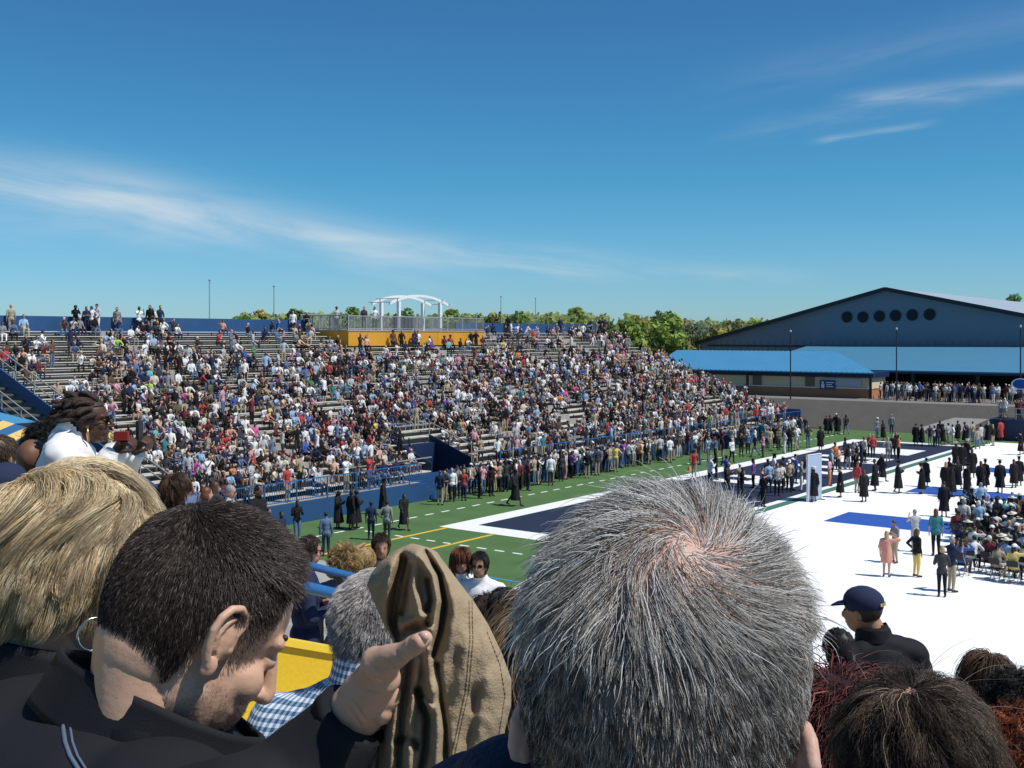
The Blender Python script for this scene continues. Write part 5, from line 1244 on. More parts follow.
pp = [on(bv, *q) for q in ((72, 707), (66, 716), (63, 728), (65, 742), (70, 756), (80, 772), (92, 790))]
pp = [q for q in pp if q]
if len(pp) > 2:
    b = MB(); b.tube(pp, .0022, 6); child_world(B_, iB, b, 'piping', mat('piping', (.10, .13, .19), .5)); b = MB(); b.tube([q+RV*.007 for q in pp], .0014, 6); child_world(B_, iB, b, 'piping', mat('piping', (.10, .13, .19), .5))
glB = np.array(H3B.inverted() @ Vector((0, 0, -1))); crown = np.array([-.055, 0, .105])
def flowB(p, n_, t):
    v = p-crown; tg = nrm(v-n_*(v*n_).sum(1)[:, None]); top = np.clip((p[:, 2:3]-.055)/.05, 0, 1)
    fwd = np.array([[1.0, 0, .1]]); f = nrm(tg*(1-.5*top)+fwd*top*.6); return nrm(f+n_*(.25+.30*top))
def hairlineB(d):
    p = HC0+d*np.where(d[..., 2:3] < 0, [HRAD[0], HRAD[1], .118], HRAD); x, y, z = p[..., 0], p[..., 1], p[..., 2]
    return np.where(x > .045, z-.070-.25*(x-.045), np.where(x > .014, z+.008-.9*(x-.014), np.where(x > -.020, z-.020+.02*(x < .005), z+.078)))
def maskB(d, rs): return hairlineB(d)-.006+.013*rs.normal(size=len(d)) > 0
shell(lambda d: float(hairlineB(np.array(d))-.022)*4, .0016, (.024, .017, .014), HB, B_, .0008, rough=.7)
hair_obj([strands(42000, maskB, lambda d, rs: np.where(d[:, 2] > .45, .012+.012*np.clip(d[:, 0]+.3, 0, 1), .0075)*(.8+.4*rs.rand(len(d)))*np.clip(hairlineB(d)/.04, .2, 1), flowB, 3, K=3, rad=.00028, lift=.30, stiff=.4, curl=.16, clear=.0035, clump=.25, ng=1500, tone=tones(((.026, .017, .013), 6), ((.06, .042, .033), 3), ((.20, .17, .15), .8)))], HB, B_)
Hi_ = HB.inverted(); sb_ = MB(); rs_ = random.Random(8); cand = []
for p in B_.data.polygons:
    c_ = Hi_ @ p.center
    if -.01 < c_.x < .10 and -.12 < c_.z < -.038 and abs(c_.y) < .075 and not (c_.x > .085 and c_.z > -.05): cand.append((p.center.copy(), p.normal.copy()))
for k in range(5200):
    c_, n_ = rs_.choice(cand); j_ = Vector((rs_.gauss(0, .0012), rs_.gauss(0, .0012), rs_.gauss(0, .0012))); j_ -= n_*j_.dot(n_); a_ = c_+j_
    sb_.tube([a_-n_*.0003, a_+n_*.0009+Vector((0, 0, -.0008))], [.00016, .00008], 3, cap=False)
sb_.build('stubble', HM['dark brown'], B_)
b = MB()
for q in (1, -1): b.capsule((.088, q*.012, .030), (.074, q*.047, .031), .0045, .0035)
o = b.build('eyebrow', HM['dark brown'], B_, smooth=True); o.matrix_local = HB

# ---- the khaki jacket hanging from his hand
LK = [(543.4, 411), (547, 402), (550.4, 395), (557, 386), (563.7, 378.6), (574, 371), (584.5, 366.7), (605, 375), (626, 384.5), (639, 393), (655, 394), (670, 393), (679, 385), (700, 375.6), (730, 368), (768, 363.7), (800, 361)]
RK = [(543.4, 413), (547.4, 429), (552, 437), (559.3, 442), (581.5, 458.7), (600.8, 473.5), (624.6, 488.4), (652.8, 501.7), (679.5, 511.5), (706.2, 511), (730, 505), (768, 500), (800, 497)]
def lerpt(T, y):
    for (y0, x0), (y1, x1) in zip(T, T[1:]):
        if y <= y1: return x0+(x1-x0)*max(0, (y-y0)/(y1-y0))
    return T[-1][1]
FOLDS = [  # polyline, width px, height m (negative = hollow)
 ([(404, 560), (399, 580), (395, 605), (393, 625), (397, 640)], 5.5, -.042), ([(411, 566), (405, 590), (402, 612)], 3.5, -.03), ([(414, 556), (412, 585), (418, 610), (426, 628)], 4.5, .016), ([(404, 634), (414, 628), (428, 624)], 3.0, -.026), ([(402, 624), (414, 619), (427, 614)], 3.0, .012), ([(392, 566), (385, 590), (384, 612)], 5, .012), ([(386, 575), (378, 595)], 3, -.008),
 ([(418, 553), (432, 575), (437, 600), (433, 625), (427, 648)], 4, .016), ([(426, 552), (440, 575), (445, 603), (441, 630), (433, 655)], 2.6, -.022), ([(437, 558), (450, 585), (454, 615), (448, 650), (436, 690)], 6, .012), ([(428, 580), (431, 600), (427, 612)], 2.2, -.014),
 ([(388, 682), (380, 705), (373, 735), (369, 770)], 4, .010), ([(394, 674), (388, 700), (382, 735), (378, 775)], 2.5, -.010), ([(401, 666), (396, 700), (392, 740), (390, 780)], 4, .014), ([(411, 660), (407, 690), (402, 725), (399, 775)], 2.6, -.011), ([(419, 660), (414, 690), (410, 720), (409, 770)], 4, .013),
 ([(417, 690), (423, 705), (428, 720), (426, 750), (420, 775)], 3.6, -.022), ([(428, 652), (430, 690), (437, 715), (436, 770)], 5, .014), ([(438, 665), (441, 700), (446, 730), (447, 775)], 2.6, -.014), ([(424, 700), (431, 708)], 2.4, .016), ([(398, 742), (408, 736), (416, 746)], 3.5, -.014),
 ([(462, 600), (466, 650), (458, 700), (450, 770)], 9, .006), ([(485, 640), (487, 690), (478, 770)], 11, .005), ([(476, 690), (470, 730), (464, 775)], 5, -.006), ([(380, 618), (390, 630)], 3, .008)]
def segd(px, py, pl_):
    best = 1e9
    for (x0, y0), (x1, y1) in zip(pl_, pl_[1:]):
        dx_, dy_ = x1-x0, y1-y0; t = max(0, min(1, ((px-x0)*dx_+(py-y0)*dy_)/(dx_*dx_+dy_*dy_)))
        best = min(best, math.hypot(px-x0-t*dx_, py-y0-t*dy_))
    return best
def kh(px, py, l, r):
    s_ = (2*px-l-r)/max(r-l, 1); h = .045*math.sqrt(max(0, 1-s_*s_))*min(1, (r-l)/60)
    for pl_, w_, a in FOLDS:
        d = segd(px, py, pl_)
        if d < 3*w_: h += a*math.exp(-(d/w_)**2)*min(1, (1-abs(s_))*5)
    h += .0045*noise.noise(Vector((px*.05, py*.035, 1)))+.002*noise.noise(Vector((px*.13, py*.09, 4)))
    return h
b = MB(); nc, nr_ = 120, 150; Y0, Y1 = 543.6, 798; vs = []
KD = 1.072
for i in range(nr_+1):
    y = Y0+(Y1-Y0)*(i/nr_)**1.05; l, r = lerpt(LK, y), lerpt(RK, y)
    for j in range(nc+1): x = l+(r-l)*(.5-.5*cos(pi*j/nc)); vs.append(P(x, y, KD-kh(x, y, l, r)))
    for j in range(1, nc): x = r+(l-r)*(.5-.5*cos(pi*j/nc)); s_ = (2*x-l-r)/max(1, r-l); vs.append(P(x, y, KD+.006+.03*math.sqrt(max(0, 1-s_*s_))*min(1, (r-l)/60)+.006*noise.noise(Vector((x*.06, y*.04, 9)))))
W_ = 2*nc
fs = [(i*W_+j, i*W_+(j+1) % W_, (i+1)*W_+(j+1) % W_, (i+1)*W_+j) for i in range(nr_) for j in range(W_)]+[tuple(range(W_)), tuple(range(nr_*W_, (nr_+1)*W_))[::-1]]
b.add(vs, fs); kj = b.build('jacket', m_fab['khaki'], smooth=True); tag(kj, 'crumpled khaki cotton jacket held up in the hand of the bowing man', 'jacket')
bvk = BVHTree.FromPolygons([Vector(x) for x in vs], fs[:-2])
def seam(pts, dash=4.0):
    b = MB(); P_ = []
    for (x0, y0), (x1, y1) in zip(pts, pts[1:]):
        n_ = max(2, int(math.hypot(x1-x0, y1-y0)/1.6)); P_ += [(x0+(x1-x0)*k/n_, y0+(y1-y0)*k/n_) for k in range(n_)]
    W = [on(bvk, x, y, .0006) for x, y in P_]; W = [q for q in W if q]
    for a in range(0, len(W)-2, 3): b.tube(W[a:a+3], .0007, 5)
    return b.build('stitching', mat('khaki_thread', (.17, .125, .07), .9), kj)
seam([(472, 601), (473, 640), (469, 690), (458, 740), (452, 767)]); seam([(469, 601), (470, 640), (466, 690), (455, 740), (449, 767)]); seam([(487, 632), (500, 665), (505, 695), (499, 735)]); seam([(389, 684), (381, 708), (374, 740), (371, 766)])

# ---- blonde woman at the left edge
gA = face(36); JA = pose(hyaw=.05, hpitch=.10)
hA = P(70, 576, 1.36)
A_, HA, MA, iA, JA = fg(hA, gA, JA, SF, [('jacket', CLOTHES, .026, .012, m_fab['black']), ('trousers', ('pel', 'thigh', 'shin'), .012, .006, m_dtr)], label='woman with short swept blonde hair, hoop earring and black jacket at left edge', hs=1.0)
collar(A_, JA, m_fab['black'], .088, .078, .075, .30, .010, dz=.005)
glA = glocal(gA, .10); crA = np.array([-.05, .02, .115])
imL = np.array(Matrix.Rotation(-gA, 3, 'Z') @ (-RV))
def flowA(p, n_, t):
    v = p-crA; tg = nrm(v-n_*(v*n_).sum(1)[:, None]); dist = np.linalg.norm(v, axis=1)[:, None]; dn = np.clip((dist-.03)/.08, 0, 1)
    sw = np.sin(p[:, 2:3]*34+p[:, 1:2]*20)*.35
    f = tg*(1-.75*dn)+dn*(imL*(.70+sw)+glA*(.62+.2*t-sw*.5)); f = f-n_*(f*n_).sum(1)[:, None]
    return nrm(nrm(f)+n_*(.42-1.0*t))
def maskA(d, rs): p = HC0+d*HRAD; return (p[:, 2] > -.055) & ~((p[:, 1] < -.02) & (p[:, 2] < -.004) & (p[:, 0] > -.045)) & ~((p[:, 0] > .055) & (p[:, 2] < .07)) & ~((p[:, 0] > .0) & (p[:, 2] < -.005))
toA = tones(((.72, .57, .35), 5), ((.56, .41, .22), 4), ((.30, .20, .10), 1.8), ((.82, .71, .52), 2.5))
shell(lambda d: .3 if maskA(np.array([d]), None)[0] else -1, .013, (.36, .25, .12), HA, A_, .006, 22)
hair_obj([strands(36000, maskA, lambda d, rs: (.055+.040*rs.rand(len(d)))*np.where(d[:, 2] < .1, .62, 1), flowA, 4, K=8, rad=.00033, lift=.40, stiff=.38, curl=.06, clear=.021, clump=.78, ng=600, tone=toA, spread=.002)], HA, A_)
b = MB(); b.tube([(.004+.019*sin(t), -.093, -.052-.019*cos(t)+.0) for t in np.linspace(0, 2*pi, 25)], .0016, 6); o = b.build('earring', mat('silver', (.75, .75, .74), .2, .05, 5, metal=1), A_, smooth=True); o.matrix_local = HA

# ---- brown-haired woman at lower right
gF = face(96); JF = pose(hyaw=0, hpitch=.15)
hF = P(917, 780, 1.28)
F_, HF, MF, iF, JF = fg(hF, gF, JF, SF, [('shirt', CLOTHES, .02, .01, CM['charcoal']), ('trousers', ('pel', 'thigh', 'shin'), .012, .006, m_dtr)], label='woman with tousled dark brown greying hair at the bottom right, seen from behind', hs=.90)
glF = glocal(gF, .15); crF = np.array([-.03, .015, .118])
def flowF(p, n_, t):
    v = p-crF; tg = nrm(v-n_*(v*n_).sum(1)[:, None]); dist = np.linalg.norm(v, axis=1)[:, None]; dn = np.clip((dist-.03)/.09, 0, 1)
    sw = np.cross(n_, tg)*.35*np.exp(-dist/.06); return nrm(tg*(1-.5*dn)+sw+glF*dn*.6+n_*.3*(1-t))
def maskF(d, rs): p = HC0+d*HRAD; ds = np.linalg.norm(p-crF-np.array([0, .01, 0]), axis=1); return (p[:, 2] > -.07) & ~((p[:, 0] > .055) & (p[:, 2] < .07)) & (rs.rand(len(d)) < np.clip(ds/.03, .5, 1))
shell(lambda d: min(.3, (np.linalg.norm(HC0+np.array(d)*HRAD-crF)-.008)*4) if d[2] > -.85 and not (d[0] > .55 and d[2] < .4) else -1, .009, (.030, .020, .014), HF, F_, .006, 26)
hair_obj([strands(26000, maskF, lambda d, rs: .050+.035*rs.rand(len(d)), flowF, 6, K=8, rad=.00036, lift=.30, stiff=.32, curl=.11, clear=.011, clump=.75, ng=600, wave=.006, wavef=4, tone=tones(((.055, .035, .022), 6), ((.105, .070, .045), 3), ((.26, .21, .16), 1), ((.028, .018, .012), 2))),
          strands(7, lambda d, rs: (d[:, 2] > .5), lambda d, rs: .09+.05*rs.rand(len(d)), lambda p, n_, t: nrm(n_*.4*(1-t)+glF*.5+np.array([[0, -.7, 0]])), 7, K=9, rad=.0003, lift=.9, stiff=.14, curl=.15, clear=.03, clump=.2, ng=40, tone=tones(((.25, .2, .17), 1)))], HF, F_)

# ---- dark red curly hair between the two
gG = face(110); JG = pose(hyaw=.0, hpitch=.1)
hG = P(842, 764, 1.85)
G_, HG, MG, iG, JG = fg(hG, gG, JG, SF, [('shirt', CLOTHES, .02, .01, CM['maroon']), ('trousers', ('pel', 'thigh', 'shin'), .012, .006, m_dtr)], label='woman with frizzy dark red curls behind the grey haired man')
glG = glocal(gG, .1)
def maskG(d, rs): p = HC0+d*HRAD; return (p[:, 2] > -.08) & ~((p[:, 0] > .05) & (p[:, 2] < .075))
shell(lambda d: .3 if maskG(np.array([d]), None)[0] else -1, .022, (.022, .005, .005), HG, G_, .016, 26)
hair_obj([strands(9000, maskG, lambda d, rs: .15+.10*rs.rand(len(d)), lambda p, n_, t: nrm(n_*.55*(1-t)+glG*.6), 8, K=14, rad=.0011, lift=.7, stiff=.2, curl=.25, clear=.042, clump=.7, ng=700, wave=.016, wavef=9, tone=tones(((.050, .009, .008), 5), ((.11, .018, .014), 2), ((.20, .06, .05), .5)))], HG, G_)

# ---- white-haired man in a gingham shirt, half behind the jacket
gm = bpy.data.materials.new('gingham'); gm.use_nodes = True; n_ = gm.node_tree; bs = n_.nodes['Principled BSDF']; bs.inputs['Roughness'].default_value = .85
tcn = n_.nodes.new('ShaderNodeTexCoord'); sx = n_.nodes.new('ShaderNodeSeparateXYZ'); n_.links.new(tcn.outputs['Object'], sx.inputs[0])
def stripe(sk):
    q1 = n_.nodes.new('ShaderNodeMath'); q1.operation = 'MULTIPLY_ADD'; q1.inputs[1].default_value = 62; q1.inputs[2].default_value = 40; n_.links.new(sk, q1.inputs[0])
    q2 = n_.nodes.new('ShaderNodeMath'); q2.operation = 'FRACT'; n_.links.new(q1.outputs[0], q2.inputs[0]); q3 = n_.nodes.new('ShaderNodeMath'); q3.operation = 'GREATER_THAN'; q3.inputs[1].default_value = .5; n_.links.new(q2.outputs[0], q3.inputs[0]); return q3.outputs[0]
def madd(a, b_, k=1.0):
    q = n_.nodes.new('ShaderNodeMath'); q.operation = 'MULTIPLY_ADD'; q.inputs[1].default_value = k; n_.links.new(a, q.inputs[0]); n_.links.new(b_, q.inputs[2]); return q.outputs[0]
sA = stripe(sx.outputs[2]); sB = stripe(madd(sx.outputs[0], sx.outputs[1], .8)); sm_ = madd(sA, sB)
cr = n_.nodes.new('ShaderNodeValToRGB'); cr.color_ramp.interpolation = 'CONSTANT'; cr.color_ramp.elements[0].color = (.72, .76, .80, 1); cr.color_ramp.elements[1].position = .25; cr.color_ramp.elements[1].color = (.22, .34, .48, 1); e_ = cr.color_ramp.elements.new(.75); e_.color = (.04, .085, .17, 1)
hv_ = n_.nodes.new('ShaderNodeMath'); hv_.operation = 'MULTIPLY'; hv_.inputs[1].default_value = .5; n_.links.new(sm_, hv_.inputs[0]); n_.links.new(hv_.outputs[0], cr.inputs[0]); n_.links.new(cr.outputs[0], bs.inputs['Base Color'])
gT = face(80); JT = pose(hyaw=-.2, hpitch=.1); JT['head'] += V3(.03, -.01, -.030); JT['neck'] += V3(.01, 0, -.016)
hT = P(377, 628, 2.42)
T__, HT, MT, iT, JT = fg(hT, gT, JT, SR, [('shirt', CLOTHES, .024, .010, gm), ('trousers', ('pel', 'thigh', 'shin'), .012, .006, m_jeans)], label='white haired man in blue gingham shirt half hidden behind the khaki jacket', vox=.010)
collar(T__, JT, gm, .080, .070, .045, .2, .006)
glT = glocal(gT, .1)
def maskT(d, rs): p = HC0+d*HRAD; return (p[:, 2] > -.075) & ~((p[:, 0] > .05) & (p[:, 2] < .075)) & ~((p[:, 0] > .01) & (p[:, 2] < .0))
shell(lambda d: .3 if maskT(np.array([d]), None)[0] else -1, .004, (.34, .30, .28), HT, T__, .003, 40)
hair_obj([strands(16000, maskT, lambda d, rs: .022+.012*rs.rand(len(d)), lambda p, n_, t: nrm(glT*.6+n_*.4+np.array([[-.4, 0, 0]])), 9, K=4, rad=.0005, lift=.4, stiff=.3, curl=.2, clear=.008, clump=.4, ng=600, tone=tones(((.58, .55, .53), 5), ((.42, .39, .37), 3), ((.26, .23, .22), 1)))], HT, T__)

# ---- long light brown hair between jacket and grey head
gU = face(95); JU = pose(hyaw=0); hU = P(549, 655, 2.5)
U_, HU, MU, iU, JU = fg(hU, gU, JU, SF, [('shirt', CLOTHES, .02, .01, CM['brown']), ('trousers', ('pel', 'thigh', 'shin'), .012, .006, m_jeans)], label='person with long light brown hair squeezed between khaki jacket and grey head', vox=.010)
glU = glocal(gU)
shell(lambda d: .3 if maskT(np.array([d]), None)[0] else -1, .012, (.16, .10, .055), HU, U_, .004, 30)
hair_obj([strands(5000, maskT, lambda d, rs: .26+.08*rs.rand(len(d)), hang(glU), 10, K=9, rad=.0011, lift=.35, stiff=.35, curl=.08, clear=.02, clump=.8, ng=260, tone=tones(((.24, .155, .085), 4), ((.38, .27, .16), 2), ((.12, .075, .04), 2)))], HU, U_)

# ---- a hand of five bent fingers for those further off
def small_hand(w_, dirv, up, s=1.0):
    d = dirv.normalized(); u = (up-d*up.dot(d)).normalized(); x = d.cross(u); mb = MB()
    q = lambda a, b_, c: w_+(d*a+x*b_+u*c)*s
    mb.capsule(q(-.02, 0, 0), q(.075, 0, 0), .024*s, .030*s)
    for k in range(4): o_ = -.03+.02*k; L = (.8, .95, 1, .85)[k]; mb.capsule(q(.075, o_, 0), q(.10, o_, .018), .0105*s, .0095*s); mb.capsule(q(.10, o_, .018), q(.098, o_, .018+.035*L), .0095*s, .009*s); mb.capsule(q(.098, o_, .018+.035*L), q(.07, o_, .03+.035*L), .009*s, .008*s)
    mb.capsule(q(.02, -.03, .005), q(.055, -.045, .03), .013*s, .011*s); mb.capsule(q(.055, -.045, .03), q(.075, -.04, .055), .011*s, .009*s)
    return unify(mb, .006*s, 2)
m_lens = mat('lens', (.006, .006, .008), .08)
def glasses(o, H, m=m_lens):
    b = MB()
    for q in (1, -1): b.ellip((.100, q*.034, .006), (.007, .028, .019), Matrix.Rotation(-.25*q, 3, 'Z'), 12, 8); b.tube([(.095, q*.062, .012), (.02, q*.080, .012), (-.01, q*.079, .004)], .0032, 6)
    b.tube([(.107, .012, .010), (.109, 0, .012), (.107, -.012, .010)], .0035, 6)
    g = b.build('sunglasses', m, o, smooth=True); g.matrix_local = H
# ---- dreadlocked woman raising her camera
gL = face(12); JL = pose(hyaw=0, hpitch=-.05); JL['head'] += V3(.07, 0, -.085); JL['neck'] += V3(.03, 0, -.03); hL = P(90, 421, 6.0)
w1_, w2_ = P(115.5, 452, 5.80), P(133, 455, 5.95)
h1, h2 = P(118, 441, 5.78), P(139, 441, 5.93)
hd1 = small_hand(w1_, (h1-w1_)+RV*.03, RV, 1.05); hd2 = small_hand(w2_, (h2-w2_), RV, 1.1)
L_, HL, ML, iL, JL = fg(hL, gL, JL, SD, [('blouse', CLOTHES, .03, .016, CM['white']), ('trousers', ('pel', 'thigh', 'shin'), .012, .006, m_dtr)], arms={'R': (P(96, 482, 5.75), w1_, w1_+(h1-w1_)*.4), 'L': (P(112, 486, 6.1), w2_, w2_+(h2-w2_)*.4)}, extra=[hd1, hd2], label='woman with dreadlocks, sunglasses and white blouse raising a phone', vox=.012, hs=1.03, group=None)
glasses(L_, HL)
rs_ = random.Random(4); b = MB(); glL = Vector(glocal(gL, -.05))
for k in range(64):
    a = rs_.uniform(-2.6, 2.6)+pi; e = rs_.uniform(-.1, 1.3); d = Vector((cos(a)*cos(e), sin(a)*cos(e), sin(e)))
    if d.x > .62 and d.z < .6: continue
    p = Vector(HC0)+Vector((d.x*.1, d.y*.08, d.z*.095)); pts = [p]; v = (d*.5+Vector((-.7, 0, .1))).normalized(); n_k = 4
    for i in range(n_k):
        v = (v*.72+Vector((-.45, rs_.uniform(-.4, .4), -.1))*.3+glL*.13+Vector((rs_.uniform(-1, 1), rs_.uniform(-1, 1), rs_.uniform(-1, 1)))*.22).normalized(); p = p+v*.026
        q = p-Vector(HC0); q = Vector((q.x/.108, q.y/.09, q.z/.102))
        if q.length < 1: q = q.normalized(); p = Vector(HC0)+Vector((q.x*.108, q.y*.09, q.z*.102))
        pts.append(p)
    b.tube(pts, [.012, .013, .0125, .0115, .008], 7)
o = b.build('dreadlocks', mat('dread', (.035, .020, .014), .75, .5, 50, bump=.5, bscale=90), L_, smooth=True); o.matrix_local = HL
shell(lambda d: .3 if d[2] > -.55 and not (d[0] > .4 and d[2] < .5) else -1, .006, (.028, .017, .012), HL, L_, .003)
b = MB(); b.tube([(.0, -.088, -.03), (.0, -.090, -.06), (.002, -.089, -.105)], [.004, .008, .006], 8); o = b.build('earring', mat('gilt', (.6, .36, .16), .3, .1, 6, metal=.8), L_, smooth=True); o.matrix_local = HL
for wv, hv2 in ((w1_, h1), (w2_, h2)):
    ax = (hv2-wv).normalized(); b = MB(); b.tube([wv-ax*.10, wv-ax*.02, wv+ax*.025], [.060, .056, .060], 16); child_world(L_, iL, b, 'cuff', CM['white'])
def device(c, wv, hv_, tv, m, nm, label, cat):
    o = empty(nm, c); tag(o, label, cat); Rm = Matrix((RV, HV, Vector((0, 0, 1)))).transposed().to_4x4(); o.rotation_euler = (0, 0, YAW)
    b = MB(); b.box((-wv/2, -tv/2, -hv_/2), (wv/2, tv/2, hv_/2)); q = b.build('case', m, o); bm_ = q.modifiers.new('bevel', 'BEVEL'); bm_.width = .004; bm_.segments = 2
    return o
o = device(P(139.5, 431, 5.9), .018, .115, .07, mat('phone_black', (.012, .013, .016), .3), 'phone', 'dark phone held upright by the dreadlocked woman', 'phone')
b = MB(); b.box((-.0105, -.031, -.05), (-.0092, .031, .05)); b.build('screen', mat('phone_screen', (.02, .025, .035), .1), o)
o = device(P(121.5, 436, 5.74), .075, .05, .028, mat('camera_red', (.22, .012, .016), .3), 'compact_camera', 'small red compact camera in the raised hand of the dreadlocked woman', 'camera')
b = MB(); b.tube([(.0, .014, 0), (.0, .03, 0)], [.019, .017], 14); b.build('lens', m_dark, o)

# ---- the others on the near stand
def near(px, py, d, a, ps, skin, top, bot, style, hair, label, sun=False, hat=None, hs=1.0, sleeve='long', aL=None, aR=None, floor=None, hy=0.0, shift=None):
    J = pose(aL=aL or 'down', aR=aR or 'down', hyaw=hy) if ps == 'stand' else pose('sit', 'lap', 'lap')
    hw = P(px, py, d)
    if shift: J['head'] += Vector(shift); J['neck'] += Vector(shift)*.5
    if ps == 'sit':
        ang = face(a); fl_ = hw.z-J['head'].z
        M = Matrix.Translation(hw) @ Matrix.Rotation(ang, 4, 'Z') @ Matrix.Translation(-J['head'])
    keep = CLOTHES if sleeve == 'long' else ('torso', 'uarm', 'pel')
    o, H, M, inv, J = fg(hw, face(a), J, skin, [('shirt', keep, .018, .010, CM[top]), ('trousers', ('pel', 'thigh', 'shin'), .012, .008, CM[bot])], floor=floor, hi=False, vox=.013 if d < 10 else .02, label=label)
    eb = MB(); Hs = H
    for q in (1, -1): eb.ellip((.085, .031*q, .006), (.006, .010, .005), None, 8, 6)
    e_ = eb.build('eye', m_eye, o); e_.matrix_local = Hs
    lp = MB(); lp.ellip((.083, 0, -.062), (.008, .020, .006), None, 8, 6); e_ = lp.build('lips', mat('lips', (.35, .13, .10), .5), o, smooth=True); e_.matrix_local = Hs
    if style != 'bald': h = ob('hair', HAIR[style], [HM[hair]], o); h.matrix_local = Hs
    if style != 'bald' and d < 13 and not hat:
        hc = HC[hair]; tn = tones((hc, 4), (tuple(min(.9, x*1.6+.01) for x in hc), 2), (tuple(x*.55 for x in hc), 2)); gl_ = glocal(face(a)); sd = int(px)
        if style == 'curly': prm = (strands(2600, maskG, lambda d, rs: .06+.04*rs.rand(len(d)), lambda p, n_, t: nrm(n_*.6+gl_*.4), sd, K=8, rad=.0022, lift=.8, stiff=.2, curl=.3, clear=.03, clump=.7, ng=240, wave=.014, wavef=8, tone=tn))
        elif style == 'short': prm = (strands(3000, maskT, lambda d, rs: .022+.012*rs.rand(len(d)), hang(gl_), sd, K=4, rad=.0016, lift=.5, stiff=.3, curl=.25, clear=.010, clump=.4, ng=240, tone=tn))
        else: L_h = .24 if style == 'long' else .13; prm = (strands(3200, maskT, lambda d, rs: L_h*(.7+.4*rs.rand(len(d))), hang(gl_), sd, K=7, rad=.0018, lift=.35, stiff=.35, curl=.14, clear=.02, clump=.75, ng=200, tone=tn))
        hair_obj([prm], Hs, o)
    if hat: c = ob('cap', HAIR['cap'], [CM[hat]], o); c.matrix_local = Hs @ Matrix.Scale(1.07, 4)
    if sun: glasses(o, Hs)
    return o, H, inv, J
near(310, 551, 10.0, 18, 'stand', SK['rosy'], 'navy', 'khaki', 'short', 'dark brown', 'man in sunglasses and navy top with khaki trousers beyond the blue rails', sun=True, aL='folded', aR='folded')
oP, HP, _, _ = near(345, 563, 10.3, 70, 'stand', SK['fair'], 'grey', 'denim blue', 'curly', 'blonde', 'person with curly blonde hair just beyond the blue rails')
near(366, 562, 10.8, 60, 'stand', SK['rosy'], 'white', 'khaki', 'short', 'blonde', 'person in white between curly blonde hair and the man in grey')
near(381, 547, 10.9, -78, 'stand', SK['tan'], 'grey', 'khaki', 'short', 'dark brown', 'man in grey t-shirt scratching his head and facing the viewer', aR='head', sleeve='short')
oR, HR_, _, _ = near(386, 578, 9.9, 85, 'stand', SK['rosy'], 'light grey', 'navy', 'short', 'white', 'white haired head showing above the folded top of the khaki jacket')
near(461, 561, 11.4, -80, 'stand', SK['rosy'], 'white', 'navy', 'bob', 'auburn', 'woman with auburn bob, sunglasses and white top beside the khaki jacket', sun=True)
near(479.5, 565, 11.2, -105, 'stand', SK['tan'], 'white', 'black', 'short', 'black', 'woman with short black hair in loose white shirt, hand on hip', sun=True, aL='hip')
near(487, 611, 8.6, 80, 'stand', SK['fair'], 'brown', 'denim blue', 'long', 'dark brown', 'dark brown haired head below the woman in loose white shirt')
near(504, 607, 7.6, 70, 'stand', SK['fair'], 'charcoal', 'navy', 'bob', 'black', 'black bobbed head between khaki jacket and grey haired man')
near(177, 490, 9.5, 12, 'stand', SK['rosy'], 'maroon', 'navy', 'bob', 'brown', 'brown haired woman with sunglasses peeping over the dark haired man', sun=True)
near(189, 487, 19, -20, 'stand', SK['tan'], 'denim blue', 'navy', 'short', 'black', 'man in slate blue jacket beyond the bowing man')
near(207, 494, 17, 30, 'stand', SK['fair'], 'black', 'navy', 'bob', 'auburn', 'auburn haired person right of the man in slate blue jacket')
near(231, 492, 18, -10, 'stand', SK['rosy'], 'white', 'grey', 'short', 'grey', 'grey haired man in white shirt and sunglasses above the bowing man', sun=True)
near(259, 491, 21, -30, 'stand', SK['brown'], 'black', 'black', 'short', 'black', 'man in black suit standing above the forehead of the bowing man')
near(216, 487, 23, 60, 'stand', SK['tan'], 'charcoal', 'black', 'long', 'brown', 'person in charcoal with long brown hair between slate jacket and white shirt')
near(168, 495, 15, 40, 'stand', SK['tan'], 'hot pink', 'black', 'long', 'dark brown', 'person in hot pink top right of the blonde hair')
near(33, 462, 6.0, 88, 'stand', SK['brown'], 'charcoal', 'navy', 'bald', 'black', 'bald man seen from behind between blonde hair and striped canopy', hs=1)
near(6, 492, 5.6, 60, 'stand', SK['tan'], 'black', 'navy', 'short', 'black', 'man in navy cap at the left edge above the blonde hair', hat='navy')
near(2, 457, 7.0, 60, 'stand', SK['tan'], 'sky blue', 'navy', 'short', 'brown', 'brown haired person at far left beside the striped canopy')
near(46, 447, 7.5, 90, 'stand', SK['brown'], 'white', 'navy', 'curly', 'black', 'black curly head between bald man and white blouse')
H_, HH, iH, JH = near(862, 612, 6.3, 98, 'stand', SK['tan'], 'black', 'charcoal', 'short', 'dark brown', 'man in navy baseball cap and black quilted jacket at right, looking left', hat='navy', hy=.80, shift=(.02, .09, -.02))
for o in H_.children:
    if o.name.startswith('shirt'):
        o.name = 'quilted_jacket'; o.data.materials[0] = m_fab['black']
b = MB()
for k in range(6):
    z = JH['base'].z-.06-.065*k; b.tube([(JH['chest'].x+(.165)*cos(t), (.222)*sin(t), z+.01*sin(3*t)) for t in np.linspace(0, 2*pi, 33)], .007, 5, cap=False)
b.build('quilting', m_fab['black'], H_, smooth=True)
collar(H_, JH, m_fab['black'], .095, .088, .075, .2, .012)
b = MB()
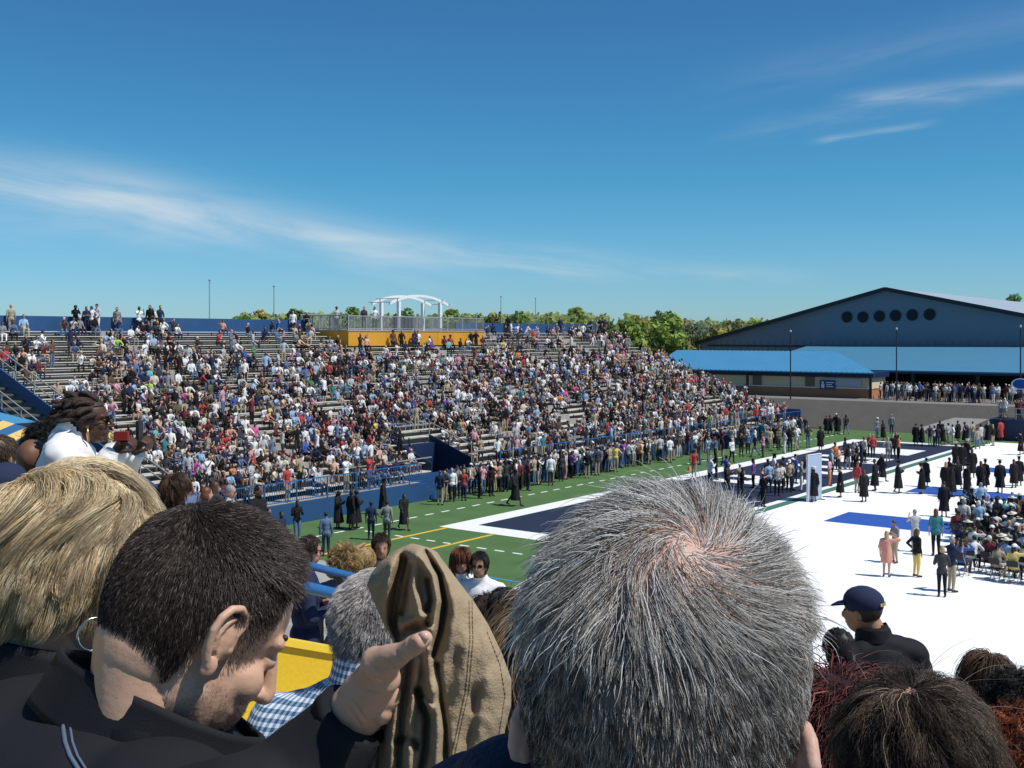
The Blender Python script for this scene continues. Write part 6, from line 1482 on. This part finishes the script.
for k, w_ in enumerate((.011, .008, .012, .009, .010)):       # small gold stitched marks on the back of the cap, too small to read
    a = pi+(-.36+k*.18); b.box((-.005, -w_/2, .0), (.0, w_/2, .014)); 
    n8 = len(b.v)-8
    for i in range(n8, n8+8): x, y, z = b.v[i]; r_ = .109+x; b.v[i] = (-.008+r_*cos(a)-y*sin(a)*1.0, r_*.84*sin(a)+y*cos(a), z+.048)
o = b.build('cap_marks', CM['yellow'], H_); o.matrix_local = HH @ Matrix.Scale(1.07, 4)
near(838, 650, 7.0, 110, 'stand', SK['dark'], 'maroon', 'black', 'short', 'black', 'dark haired person in maroon top left of the navy cap', aL='hold')
near(986, 676, 6.6, 165, 'stand', SK['fair'], 'lavender', 'denim blue', 'long', 'brown', 'girl with long brown hair and pale top at the right edge')
near(1013, 704, 5.6, 100, 'stand', SK['tan'], 'black', 'navy', 'curly', 'black', 'black curly head at the right edge beside the long haired girl')
near(1011, 747, 4.4, 120, 'stand', SK['fair'], 'sky blue', 'denim blue', 'curly', 'red', 'red curly head at the lower right corner')
near(824, 700, 5.4, 100, 'stand', SK['fair'], 'denim blue', 'navy', 'bob', 'dark brown', 'person in blue between grey haired man and dark red curls')
def proj(p): q = p-Vector((0, 0, CZ)); dd = q.dot(HV); return (round(512+F*q.dot(RV)/dd), round(HOR-F*q.z/dd), round(dd, 2))
for nm, q in (('nose', (.124, 0, -.031)), ('brow', (.092, 0, .028)), ('occ', (-.105, 0, .03)), ('top', (-.01, 0, .122)), ('front', (.07, 0, .09)), ('chin', (.085, 0, -.105))): print('B', nm, proj(MBx @ (HB @ Vector(q))))
# ------------------------------------------------------------------ labels that would repeat get their place from left to right
seen = {}
for o in ALL: seen.setdefault(o['label'], []).append(o)
def pxof(o): p = o.matrix_world.translation if o.parent else o.location; return (p.x*RV.x+p.y*RV.y)/max(.1, p.x*HV.x+p.y*HV.y)
ORD = ['second', 'third', 'fourth', 'fifth', 'sixth', 'seventh', 'eighth', 'ninth', 'tenth']
for l, os_ in seen.items():
    if len(os_) < 2: continue
    os_.sort(key=pxof); n = len(os_)
    for k, o in enumerate(os_):
        w_ = 'leftmost' if k == 0 else 'rightmost' if k == n-1 else 'middle' if n == 3 else ORD[k-1]+'-from-left'
        o['label'] = w_+' '+l
for o in ALL:
    ws = o['label'].split()
    if len(ws) > 16: print('LONG', len(ws), o['label'])
